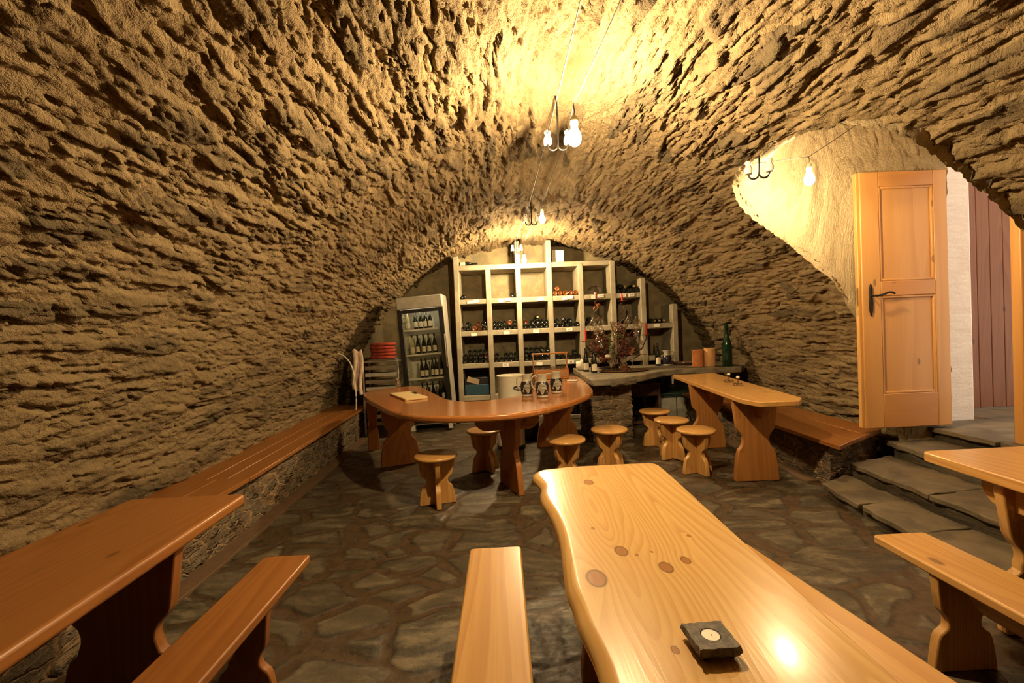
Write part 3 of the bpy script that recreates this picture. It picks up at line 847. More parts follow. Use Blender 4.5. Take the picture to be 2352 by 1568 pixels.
BPROF = [(0, .012), (.018, .010), (.030, .001), (.0375, .002), (.040, .010), (.040, .165), (.038, .185), (.030, .212), (.020, .236), (.0155, .256), (.0145, .30), (.0155, .302), (.0155, .312), (0, .312)]
def lathe_mesh(name, prof, mat, n=20, angle=40):
    m = MB().lathe(prof, n); bmesh.ops.recalc_face_normals(m.bm, faces=m.bm.faces[:])
    me = bpy.data.meshes.new(name); m.bm.to_mesh(me); m.bm.free(); me.materials.append(mat)
    me.shade_smooth(); me.set_sharp_from_angle(angle=RAD(angle)); return me
BM = {k: lathe_mesh('lying_bottle_'+k, BPROF, M[k], 18) for k in ('bottle', 'brownbottle', 'amberbottle')}
CAPM = lathe_mesh('bottle_capsule', [(0, .3125), (.017, .3125), (.018, .30), (.018, .262), (.0165, .26)], M['gold'], 14)
ORD = ['first', 'second', 'third', 'fourth', 'fifth', 'sixth', 'seventh']
def cellname(c, lev): return '%s rack column, %s' % (ORD[c], {3: 'upper row', 2: 'middle row', 1: 'lower row', 0: 'floor row'}[lev])
WORDS = {'bottle': 'dark', 'brownbottle': 'brown', 'amberbottle': 'amber'}
def lay(c, lev, items, zb=None):
    """items: (slot, layer, material, neck_out)"""
    z0 = (ZS[lev] if lev > 0 else .03) + TH/2 + .001 if zb is None else zb
    x0 = XS[c] + TH/2 + .043
    pitch = (XS[c+1]-XS[c]-TH-.086)/4
    for slot, layer, mt, out in items:
        x = x0 + slot*pitch; z = z0 + .040 + layer*.0715 + random.uniform(0, .002)
        nm = 'wine_bottle'
        lay_w = {0: 'bottom layer', 1: 'second layer', 2: 'third layer'}[layer]
        lab = '%s bottle, %s, %s, %s' % (WORDS[mt], 'capsule outwards' if out else 'base outwards', lay_w, cellname(c, lev))
        o = bpy.data.objects.new(nm, BM[mt]); COL.objects.link(o)
        yj = random.uniform(.012, .045)
        if out: o.location = (x, YF+.36+yj, z); o.rotation_euler = (RAD(90), 0, random.uniform(-.03, .03))
        else: o.location = (x, YF+yj, z); o.rotation_euler = (RAD(-90), random.uniform(0, 3), random.uniform(-.03, .03))
        tag(o, lab, 'bottle', 'bottles lying in the concrete wine rack')
        if out:
            cobj = bpy.data.objects.new('capsule', CAPM); COL.objects.link(cobj); cobj.parent = o
D, B_, A_ = 'bottle', 'brownbottle', 'amberbottle'
def row(n, layer, mats=None, s0=0.0): return [(i+s0, layer, (mats[i] if mats else D), False) for i in range(n)]
lay(0, 3, [(.15, 0, D, False)])
lay(0, 2, row(5, 0, [D, D, A_, B_, D]) + [(.9, 1, D, False), (2.9, 1, B_, False), (3.8, 1, D, False)])
lay(0, 1, row(5, 0) + row(5, 1, [D, D, D, D, B_]) + [(1, 2, D, False), (2, 2, D, False), (3, 2, D, False), (4, 2, D, False)])
lay(1, 3, [(3.75, 0, D, False)])
lay(1, 2, row(5, 0) + row(5, 1, [D, D, D, A_, D]))
lay(1, 1, row(5, 0) + [(.1, 1, D, False), (2.0, 1, D, False), (3.0, 1, D, False), (4.0, 1, D, False)])
lay(2, 2, row(5, 0) + [(.1, 1, B_, False), (1.4, 1, D, False), (2.4, 1, D, False), (3.2, 1, D, False), (4.0, 1, D, False), (2.4, 2, D, True)])
lay(2, 1, row(5, 0) + row(5, 1) + [(0, 2, D, False), (1, 2, D, False), (2, 2, D, False), (3, 2, D, False), (4, 2, D, False)])
lay(3, 3, row(5, 0, [A_, A_, A_, A_, A_]) + [(.4, 1, A_, False)])
lay(3, 2, row(5, 0) + [(.1, 1, D, False), (1.6, 1, D, False), (2.6, 1, D, False)])
lay(3, 1, row(5, 0) + [(3.3, 1, D, False)])
lay(4, 2, [(.1, 0, D, False), (1.0, 0, D, False), (.5, 1, D, False)])
lay(5, 3, row(5, 0) + [(.4, 1, D, False), (1.6, 1, D, True), (3.4, 1, D, True)])
lay(5, 2, [(.3, 0, D, True), (1.3, 0, D, False), (2.2, 0, D, False)])
lay(6, 2, [(.5, 0, D, False), (1.4, 0, D, True), (2.2, 0, D, True), (3.1, 0, D, True)])
lay(3, 0, [(1.9, 0, D, False), (2.9, 0, D, False), (3.9, 0, D, False), (2.9, 1, D, False)])
lay(0, 0, [(.5, 0, D, False), (1.5, 0, D, False), (1.0, 1, D, False)])

def standing_bottle(label, loc, h=.34, r=.041, mat='bottle', lab=True, group=None, slim=True, rotz=0.0, labmat='label', rot=None, cap=None):
    t = thing('wine_bottle', label, 'bottle', loc, rotz, group, rot)
    k = r/.041
    pr = [(0, .006), (.030*k, .002), (.040*k, .004), (r, .010), (r, h*.44), (r*.93, h*.52), (r*.72, h*.62), (r*.50, h*.71), (r*.38, h*.80), (r*.345, h*.97), (r*.40, h*.972), (r*.40, h), (0, h)]
    MB().lathe(pr, 20).build('body', M[mat], t)
    MB().lathe([(0, h+.001), (r*.42, h), (r*.42, h*.86), (r*.37, h*.855)], 16).build('capsule', M[cap or 'blackplastic'], t)
    if lab:
        a0, a1 = RAD(-90-62), RAD(-90+62); n = 12; b = MB()
        z0, z1 = h*.09, h*.38
        vs_ = [[b.bm.verts.new(((r+.0008)*cos(a0+(a1-a0)*i/n), (r+.0008)*sin(a0+(a1-a0)*i/n), z)) for i in range(n+1)] for z in (z0, z1-.012*k)]
        top = [b.bm.verts.new(((r+.0008)*cos(a0+(a1-a0)*i/n), (r+.0008)*sin(a0+(a1-a0)*i/n), z1-.012*k+.012*k*sin(pi*i/n))) for i in range(1, n)]
        for i in range(n): b.bm.faces.new((vs_[0][i], vs_[0][i+1], vs_[1][i+1], vs_[1][i]))
        tp = [vs_[1][0]] + top + [vs_[1][n]]
        for i in range(n):
            if i == 0: b.bm.faces.new((vs_[1][0], vs_[1][1], tp[1]))
            elif i == n-1: b.bm.faces.new((vs_[1][n-1], vs_[1][n], tp[n-1]))
            else: b.bm.faces.new((vs_[1][i], vs_[1][i+1], tp[i+1], tp[i]))
        b.build('paper_label', M[labmat], t, fix=False)
    return t

# things standing in the open cells
b_ = standing_bottle('dark bottle lying sideways on the top left cell of the rack', (-.66, 7.62, ZS[4]+TH/2+.041), .31, .038)
b_.rotation_euler = (0, RAD(90), RAD(-8)); b_['label'] = 'labelled dark bottle lying lengthways in the top left cell of the rack'
tag(MB().box((.99, 7.66, ZS[4]+TH/2+.106), (.20, .16, .21), (0, 0, RAD(4))).build('white_box', M['card'], bevel=.006), 'plain cream box standing on top of the wine rack', 'box')
def dome(label, loc):
    t = thing('glass_bowl', label, 'bowl', loc)
    MB().lathe([(0, .16), (.06, .152), (.10, .12), (.118, .07), (.115, .0)], 28).build('body', M['glass'], t)
dome('upturned clear glass bowl in the empty upper cell of the fifth column', (1.60, 7.66, 1.99+TH/2+.001))
t = thing('storage_crate', 'blue plastic crate with papers in the lower left rack cell', 'crate', (-.44, 7.66, .41+TH/2+.001))
MB().box((0, .0, .15), (.40, .30, .29)).build('body', M['blackplastic'], t, bevel=.01)
MB().box((0, -.155, .09), (.40, .012, .17)).build('front_panel', M['blue'], t, bevel=.006)
MB().box((-.06, -.165, .245), (.20, .004, .09), (RAD(12), RAD(18), 0)).build('paper_sheet', M['paper'], t)

# ------------------------------------------------------------------ glass-door fridge with bottles
FL, FR = Vector((-1.13, 6.98, .02)), Euler((0, RAD(-3.0), RAD(-2)))
FM = Matrix.Translation(FL) @ FR.to_matrix().to_4x4()
def fridge():
    t = thing('display_fridge', 'tall grey glass-door drinks fridge filled with bottles, left of the wine rack', 'fridge', FL, rot=tuple(FR))
    W, H, Dp = .70, 2.06, .44
    for sx in (-1, 1):
        for y in (.05, Dp-.05): MB().box((sx*(W/2-.06), y, .04), (.06, .06, .08)).build('foot', M['liner'], t)
    m = MB()
    m.box((-W/2+.015, Dp/2+.02, .08+(H-.08)/2), (.03, Dp-.04, H-.08)); m.box((W/2-.015, Dp/2+.02, .08+(H-.08)/2), (.03, Dp-.04, H-.08))
    m.box((0, Dp-.01, .08+(H-.08)/2), (W-.06, .02, H-.08)); m.box((0, Dp/2+.02, H-.09), (W-.06, Dp-.06, .18)); m.box((0, Dp/2+.02, .15), (W-.06, Dp-.06, .14))
    m.build('cabinet', M['greysteel'], t, bevel=.006)
    m = MB(); m.box((0, Dp-.026, 1.06), (W-.064, .008, 1.64))
    for s in (-1, 1):
        m.box((s*(W/2-.036), Dp/2, 1.06), (.010, Dp-.06, 1.64))
        for k in range(22): m.box((s*(W/2-.047), Dp/2, .30+k*.07), (.012, Dp-.08, .022))
    m.build('liner', M['liner'], t)
    MB().box((0, .0, 1.965), (W, .07, .19)).build('header_panel', M['greysteel'], t, bevel=.016, seg=3)
    for k, z in enumerate((.42, .79, 1.165, 1.55)):
        m = MB(); m.box((0, .075, z), (W-.11, .012, .022))
        for i in range(9): m.box((0, .10+i*.034, z+.003), (W-.11, .006, .006))
        m.build('shelf', M['liner'], t)
    d = MB()
    for s in (-1, 1): d.box((s*(W/2-.035), -.01, 1.0), (.07, .045, 1.72))
    d.box((0, -.01, 1.835), (W-.14, .045, .05)); d.box((0, -.01, .18), (W-.14, .045, .09))
    dr = d.build('door', M['blackplastic'], t, bevel=.006)
    MB().box((0, -.008, 1.017), (W-.142, .006, 1.58)).build('glass_pane', M['paneglass'], dr)
    MB().box((.0, .045, 1.838), (.50, .03, .03)).build('added_fill_tube', M['tube'], t, bevel=.006)  # unseen glowing bar added behind the door frame to lift the interior
    h = MB(); h.box((W/2-.012, -.04, 1.2), (.02, .02, .5)); h.build('handle', M['steel'], dr, bevel=.005)
fridge()
def in_fridge(x, y, z): return FM @ Vector((x, y, z))
cnt = [('topmost', 1.565, [(-.235, 'palebottle'), (-.115, D), (-.035, D), (.038, D), (.108, D)]),
       ('second', 1.18, [(-.20, 'palebottle'), (-.115, D), (-.022, D), (.062, D), (.148, D)]),
       ('third', .805, [(-.09, D), (-.018, D), (.075, D), (.115+.02, D), (.222, D)])]
nth = ['first', 'second', 'third', 'fourth', 'fifth']
for nm, z, xs in cnt:
    for i, (x, mt) in enumerate(xs):
        p = in_fridge(x, .13 + (.05 if (nm == 'third' and i == 2) else 0) + random.uniform(-.012, .012), z)
        standing_bottle('%s bottle, %s from the left on the %s shelf of the fridge' % ('pale' if mt == 'palebottle' else 'dark slim', nth[i], nm), p, .30, .034, mt, True, 'bottles in the fridge', rot=(0, RAD(-3), random.uniform(-.3, .3)), labmat='label')
for i, x in enumerate((-.11, -.03, .055, .16, .215)):
    p = in_fridge(x, .14, .435)
    standing_bottle('dark bottle, %s from the left on the lowest fridge shelf' % nth[i], p, .29, .034, D, i == 4, 'bottles in the fridge', rot=(0, RAD(-3), .1))

# ------------------------------------------------------------------ tray trolley with cushions and towel
def trolley():
    t = thing('tray_trolley', 'steel tray trolley full of grey trays between the ledge and the fridge', 'trolley', (-1.80, 6.72, 0), RAD(3))
    W, Dp, H = .50, .40, 1.13
    f = MB()
    for sx in (-1, 1):
        for y in (0, Dp): f.box((sx*W/2, y, H/2+.03), (.028, .028, H-.06))
    for y in (0, Dp): f.box((0, y, H-.012), (W, .03, .024))
    for sx in (-1, 1): f.box((sx*W/2, Dp/2, H-.012), (.03, Dp, .024)); f.box((sx*W/2, Dp/2, .10), (.028, Dp, .024))
    f.build('frame', M['steel'], t, bevel=.004)
    for sx in (-1, 1):
        for y in (0, Dp): MB().ball((sx*W/2, y, .03), (.018, .03, .03)).build('caster', M['blackplastic'], t)
    for k in range(9):
        z = .18 + k*.103
        m = MB(); m.box((0, Dp/2, z), (W-.05, Dp-.02, .006)); m.box((0, .012, z+.024), (W-.05, .006, .052)); m.box((0, Dp-.012, z+.018), (W-.05, .006, .036))
        m.box((-W/2+.028, Dp/2, z+.018), (.006, Dp-.02, .036)); m.box((W/2-.028, Dp/2, z+.018), (.006, Dp-.02, .036))
        m.build('tray', M['greysteel'] if k % 2 else M['steel'], t)
trolley()
m = MB(); m.box((0, 0, .008), (.40, .32, .016)); 
tag(m.build('serving_tray', M['steel'], bevel=.006), 'shallow shiny tray under the red cushions on the trolley', 'tray').location = (-1.78, 6.92, 1.131)
for k in range(5):
    c = MB().prism(smooth_poly([(-.185, -.15), (.185, -.15), (.185, .15), (-.185, .15)], 2), 0, .047)
    o = c.build('seat_cushion', M['redcloth'], bevel=.02, seg=3)
    o.location = (-1.80 + random.uniform(-.012, .012), 6.92, 1.149 + k*.0485); o.rotation_euler = (0, 0, random.uniform(-.08, .08))
    tag(o, 'rust-red seat cushion, %s of the stack on the trolley' % ['lowest', 'second from below', 'middle one', 'second from the top', 'topmost'][k], 'cushion', 'red cushions on the trolley')
# towel hanging on the trolley's side
n_, m_ = 14, 18
P = np.zeros((n_, m_, 3))
for i in range(n_):
    for j in range(m_):
        u, v = i/(n_-1), j/(m_-1)
        P[i, j] = (-2.185 + .125*u + .02*sin(v*6), 6.68 - .06*sin(u*9)*v + .03*u, 1.30 - (.58+.08*u)*v + .02*sin(u*7))
o = grid_surface('towel', P, np.zeros((n_, m_)), np.zeros((n_, m_)), M['towel'])
s = o.modifiers.new('thick', 'SOLIDIFY'); s.thickness = .012
tag(o, 'striped pinkish towel hanging off the side of the tray trolley', 'towel')
t = thing('glass_jug', 'small amber glass jug beside the tray trolley front', 'jug', (-1.50, 6.60, .79-.79))
# the jug stands on the crescent table's far left arm
t.location = (-1.42, 6.13, .792)
MB().lathe([(0, .002), (.030, .002), (.042, .02), (.044, .05), (.030, .085), (.022, .10), (.026, .115), (.024, .115), (.020, .10), (.028, .084), (.041, .05), (.039, .022), (0, .006)], 20).build('body', M['orbglass'], t)
MB().tube([(.024, 0, .108), (.055, 0, .10), (.062, 0, .07), (.043, 0, .04)], .004, 6).build('handle', M['orbglass'], t)
tag(MB().tube(curve_pts([(-2.36, 6.58, 1.27), (-2.26, 6.56, 1.22), (-2.17, 6.55, 1.10), (-2.13, 6.55, .9), (-2.12, 6.55, .6), (-2.13, 6.55, .45)]), .009, 8).build('power_cable', M['cablewhite']), 'pale cable looping down the left wall beside the trolley', 'cable')

# ------------------------------------------------------------------ things on the crescent table
def jug(label, loc, rz, group='grape jugs', s=1.0):
    t = thing('wine_jug', label, 'jug', loc, rz, group)
    t.scale = (s, s, s)
    MB().lathe([(0, .003), (.050, .0), (.056, .006), (.057, .018), (.053, .024)], 28).build('foot', M['stoneware'], t)
    MB().lathe([(.053, .023), (.062, .05), (.068, .085), (.067, .115), (.060, .140), (.050, .158)], 28).build('belly', M['cobalt'], t)
    nk = MB().lathe([(.050, .156), (.046, .165), (.045, .18), (.047, .205), (.051, .228), (.047, .228), (.043, .205), (.041, .18), (.043, .165)], 28)
    for v in nk.bm.verts:
        if v.co.z > .2 and v.co.x > .03: v.co.x += (v.co.x-.03)*.9*(v.co.z-.2)/.03; v.co.z += (v.co.x-.03)*.15
    nk.build('neck', M['stoneware'], t)
    MB().tube(curve_pts([(-.046, 0, .205), (-.075, 0, .213), (-.098, 0, .195), (-.104, 0, .16), (-.098, 0, .12), (-.082, 0, .088), (-.064, 0, .075)], 4), .0082, 10).build('handle', M['stoneware'], t)
    g = MB(); rr = random.Random(5)
    for r_, n_ in ((-1, 3), (0, 5), (1, 7), (2, 8), (3, 7), (4, 6), (5, 4), (6, 3), (7, 2)):
        for k in range(n_):
            a = RAD(-90) + (k-(n_-1)/2)*.165; z = .130 - r_*.0125
            rad = .0655 if z < .122 else .0605
            g.ball((rad*cos(a), rad*sin(a), z), .0066, 8, 6)
    for s2 in (-1, 1):
        for k in range(3):
            a = RAD(-90) + s2*(.55+.12*k)
            g.ball((.0645*cos(a), .0645*sin(a), .115-.028*k), (.007, .007, .013), 8, 6)
    g.build('grape_relief', M['stoneware'], t)
    return t
jug('left jug of the three grape-decorated stoneware jugs on the crescent table', (.238, 4.70, .791), RAD(6))
jug('middle jug of the three grape-decorated stoneware jugs, standing nearest the table edge', (.385, 4.57, .791), RAD(-4), s=1.02)
jug('rightmost jug of the three grape-decorated stoneware jugs on the crescent table', (.56, 4.85, .791), RAD(8))

t = thing('chopping_board', 'pale wooden chopping board on the left arm of the crescent table', 'board', (-1.075, 5.10, .791), RAD(27.9))
MB().prism(round_rect(-.125, .125, -.325, .325, .02), 0, .022).build('board', M['boardwood'], t, bevel=.005)
t = thing('kitchen_knife', 'small dark-handled knife lying on the chopping board', 'knife', (-1.03, 5.24, .8145), RAD(116))
MB().box((-.055, 0, .007), (.10, .024, .014)).build('handle', M['blackplastic'], t, bevel=.004)
MB().prism([(0, -.011), (.0, .011), (.10, .008), (.135, -.009)], .005, .008).build('blade', M['steel'], t)

def wineglass_mesh(h=.15, r=.034, bowl=.075, closed=False):
    b0 = h-bowl
    return [(0, .0), (r*.92, .001), (r*.9, .004), (.006, .010), (.0042, .02), (.0042, b0-.006), (.010, b0+.004), (r*.75, b0+bowl*.22), (r, b0+bowl*.5), (r*.97, b0+bowl*.7), (r*.86, h)]
GL = lathe_mesh('wine_glass_shell', wineglass_mesh(), M['glass'], 16)
def caddy():
    t = thing('glass_caddy', 'wooden carrying caddy with tall handle full of wine glasses on the crescent table', 'caddy', (.66, 6.36, .791), RAD(5))
    W, Dp = .46, .20
    MB().box((0, 0, .012), (W, Dp, .018)).build('base', M['mid_x'], t, bevel=.003)
    MB().prism([(-W/2, .002), (W/2, .002), (W/2-.005, .13), (-W/2+.005, .13)], -Dp/2-.006, -Dp/2+.006, 'xz').build('front_panel', M['mid_x'], t, bevel=.003)
    MB().prism([(-W/2, .002), (W/2, .002), (W/2-.005, .13), (-W/2+.005, .13)], Dp/2-.006, Dp/2+.006, 'xz').build('rear_panel', M['mid_x'], t, bevel=.003)
    for s in (-1, 1):
        MB().prism([(-Dp/2, .002), (Dp/2, .002), (Dp/2, .13), (.02, .17), (.018, .355), (-.018, .355), (-.02, .17), (-Dp/2, .13)], s*(W/2+.006)-.007, s*(W/2+.006)+.007, 'yz').build('side_panel', M['mid_z'], t, bevel=.003)
    MB().box((0, 0, .352), (W+.05, .034, .022)).build('handle_bar', M['mid_x'], t, bevel=.006)
caddy()
k = 0
for r_ in range(2):
    for i in range(6):
        x = -.19 + i*.076; y = -.045 + r_*.09
        o = bpy.data.objects.new('wine_glass', GL); COL.objects.link(o)
        cs, sn = cos(RAD(5)), sin(RAD(5))
        o.location = (.66 + x*cs - y*sn, 6.36 + x*sn + y*cs, .813 + random.uniform(0, .001))
        tag(o, 'stemmed wine glass packed in the %s row of the wooden caddy' % ['front', 'back'][r_], 'wine glass', 'wine glasses in the caddy')
t = thing('bottle_pourer', 'small chrome stopper standing beside the caddy on the crescent table', 'stopper', (.80, 6.0, .791))
MB().lathe([(0, 0), (.030, .0), (.030, .008), (.009, .014), (.007, .06), (.016, .075), (.020, .092), (.012, .108), (0, .112)], 18).build('body', M['steel'], t)
tag(MB().box((0, 0, .006), (.13, .09, .012), (0, 0, RAD(-20))).build('folded_napkin', M['card'], bevel=.004), 'small folded white napkin on the right arm of the crescent table', 'napkin').location = (.90, 5.93, .792)

# ------------------------------------------------------------------ preserving pot on a pale drum behind the crescent table
t = thing('steel_drum', 'pale round drum with dark foot ring behind the crescent table', 'drum', (.065, 5.78, 0))
MB().lathe([(0, .03), (.168, .03), (.178, .05), (.178, .50), (.165, .53), (0, .53)], 36).build('body', M['enamel'], t)
MB().lathe([(.15, 0), (.183, 0), (.183, .045), (.15, .045)], 36).build('foot_ring', M['blackplastic'], t)
t = thing('enamel_pot', 'tall cream enamel pot with dark loop handle behind the jugs', 'pot', (.095, 5.78, .531))
MB().lathe([(0, .004), (.160, .004), (.168, .012), (.172, .36), (.181, .375), (.184, .385), (.180, .390), (.172, .384), (.166, .36), (.160, .02), (0, .014)], 44).build('body', M['enamel'], t)
h = MB(); a = [(.045*cos(x)*(1.2), .017*sin(x)) for x in np.linspace(0, 2*pi, 17)]
h.tube([(.075+u*.9, -.170-.012*(1-abs(u)/.06*.3), .245+v) for u, v in a], .007, 8); h.build('handle', M['blackplastic'], t)
# dark can beside the drum
t = thing('gas_bottle', 'black round canister in the shade behind the crescent table', 'canister', (.33, 6.2, 0))
MB().lathe([(0, 0), (.12, 0), (.13, .02), (.13, .40), (.09, .50), (.04, .53), (.04, .57), (0, .57)], 24).build('body', M['blackplastic'], t)

# ------------------------------------------------------------------ stone counter on its pier, with everything on it
t = thing('stone_counter', 'thick dark slate counter slab on a masonry pier in front of the wine rack', 'counter', (2.2, 6.5, 0))
mb = MB(); rough_slab(mb, [(1.08-2.2, 5.53-6.5), (1.40-2.2, 5.57-6.5), (1.72-2.2, 5.78-6.5), (2.06-2.2, 6.12-6.5), (2.30-2.2, 6.33-6.5), (2.58-2.2, 6.47-6.5), (3.0-2.2, 6.44-6.5), (3.40-2.2, 6.38-6.5), (3.55-2.2, 6.60-6.5), (3.55-2.2, 7.40-6.5), (1.14-2.2, 7.40-6.5), (1.10-2.2, 6.4-6.5)], .752, .838, 5)
mb.build('slab', M['slate'], t, bevel=.014)
mb = MB(); rough_slab(mb, [(1.30-2.2, 5.53-6.5), (1.66-2.2, 5.705-6.5), (1.72-2.2, 5.84-6.5), (1.34-2.2, 5.66-6.5)], .735, .80, 6); mb.build('edge_stone', M['step'], t, bevel=.012)
# pier: four displaced masonry faces
x0, x1, y0, y1 = 1.12, 1.66, 5.80, 6.7
pts = [(x0, y1), (x0, y0), (x1, y0+.10), (x1, y1)]
L = []
for a_, b_ in zip(pts, pts[1:]):
    nn = max(2, int(sqrt((b_[0]-a_[0])**2+(b_[1]-a_[1])**2)/.016))
    for i in range(nn): L.append((a_[0]+(b_[0]-a_[0])*i/nn, a_[1]+(b_[1]-a_[1])*i/nn))
L.append(pts[-1]); L = np.array(L); zs = np.linspace(-.02, .76, 52)
P = np.zeros((len(L), len(zs), 3)); P[..., 0] = L[:, 0:1]-2.2; P[..., 1] = L[:, 1:2]-6.5; P[..., 2] = zs[None]
q = np.concatenate([[0], np.cumsum(np.linalg.norm(np.diff(L, axis=0), axis=1))])
grid_surface('pier', P, np.repeat(q[:, None], len(zs), 1)+90, np.repeat(zs[None]*1.25, len(L), 0)+33, M['masonry'], parent=t)

ZC = .839
standing_bottle('left one of two labelled dark wine bottles on the counter by the wire arrangement', (1.222, 6.66, ZC), .345, .043, D, True, rotz=RAD(-8))
standing_bottle('right one of two labelled dark wine bottles, in front at the counter edge', (1.285, 6.40, ZC), .345, .043, D, True, rotz=RAD(4))
standing_bottle('single labelled dark wine bottle beside the stoneware jug on the counter', (2.44, 7.10, ZC), .36, .043, D, True)
jug('grape-decorated stoneware jug on the stone counter next to a single bottle', (2.57, 7.06, ZC), RAD(170), None, 1.05)
standing_bottle('large tall green glass bottle at the far right end of the counter', (3.24, 6.49, ZC), .62, .066, 'greenbottle', False, cap='greenbottle')
def cooler_pot(label, loc, mat, h, r):
    t = thing('terracotta_cooler', label, 'wine cooler', loc)
    MB().lathe([(0, .003), (r*.98, 0), (r, .005), (r, h*.93), (r*1.03, h*.935), (r*1.03, h), (r*.9, h), (r*.88, .015), (0, .012)], 32).build('body', M[mat], t)
cooler_pot('dark orange terracotta bottle cooler on the counter', (2.90, 6.70, ZC), 'terra', .245, .078)
cooler_pot('pale terracotta bottle cooler right of the darker one', (3.075, 6.68, ZC), 'terralight', .265, .080)
t = thing('dark_dish', 'flat dark dish with a white candle stub on the counter', 'dish', (2.86, 7.10, ZC))
MB().lathe([(0, .004), (.14, .0), (.19, .022), (.20, .04), (.192, .04), (.18, .024), (.135, .010), (0, .010)], 32).build('body', M['rust'], t)
c = thing('candle_stub', 'white candle stub in the flat dark dish', 'candle', (2.83, 7.07, ZC+.011)); MB().lathe([(0, 0), (.024, 0), (.022, .025), (0, .035)], 16).build('wax', M['wax'], c)
rb_ = MB().ball((0, 0, .07), (.075, .06, .075), 14, 10)
for v in rb_.bm.verts: v.co *= 1 + .22*sin(v.co.x*70+v.co.z*45)*cos(v.co.y*60); v.co.z = max(v.co.z, .002)
tag(rb_.build('root_piece', M['rock'], angle=60), 'pale knotty root wood lump at the left end of the counter', 'wood').location = (1.185, 6.92, ZC)

# round tray with glasses and a carafe
TX, TY = 1.72, 6.46
t = thing('serving_tray', 'large oval dark copper tray with glasses on the counter', 'tray', (TX, TY, ZC)); t.scale = (1.05, .72, 1)
MB().lathe([(0, .003), (.30, 0), (.335, .012), (.34, .022), (.332, .022), (.298, .008), (0, .008)], 48).build('body', M['rust'], t)
zt = ZC + .0085
GW = lathe_mesh('counter_wine_glass', wineglass_mesh(.165, .036, .085), M['glass'], 18)
for i, (x, y, l) in enumerate([(1.515, 6.33, 'left front'), (1.86, 6.50, 'tallest, right side'), (1.74, 6.52, 'back middle'), (1.62, 6.50, 'back left')]):
    o = bpy.data.objects.new('wine_glass', GW); COL.objects.link(o); o.location = (x, y, zt); o.scale = (1, 1, 1.35 if i == 1 else 1)
    tag(o, 'wine glass on the copper tray, %s' % l, 'wine glass', 'wine glasses on the tray')
t = thing('glass_carafe', 'squat glass carafe with amber contents in the middle of the copper tray', 'carafe', (1.70, 6.36, zt))
MB().lathe([(0, .002), (.045, .002), (.055, .02), (.056, .06), (.045, .10), (.040, .15), (.043, .20)], 24).build('body', M['glass'], t)
MB().lathe([(0, .008), (.05, .022), (.051, .06), (.044, .09), (0, .09)], 20).build('contents', M['amberbottle'], t)

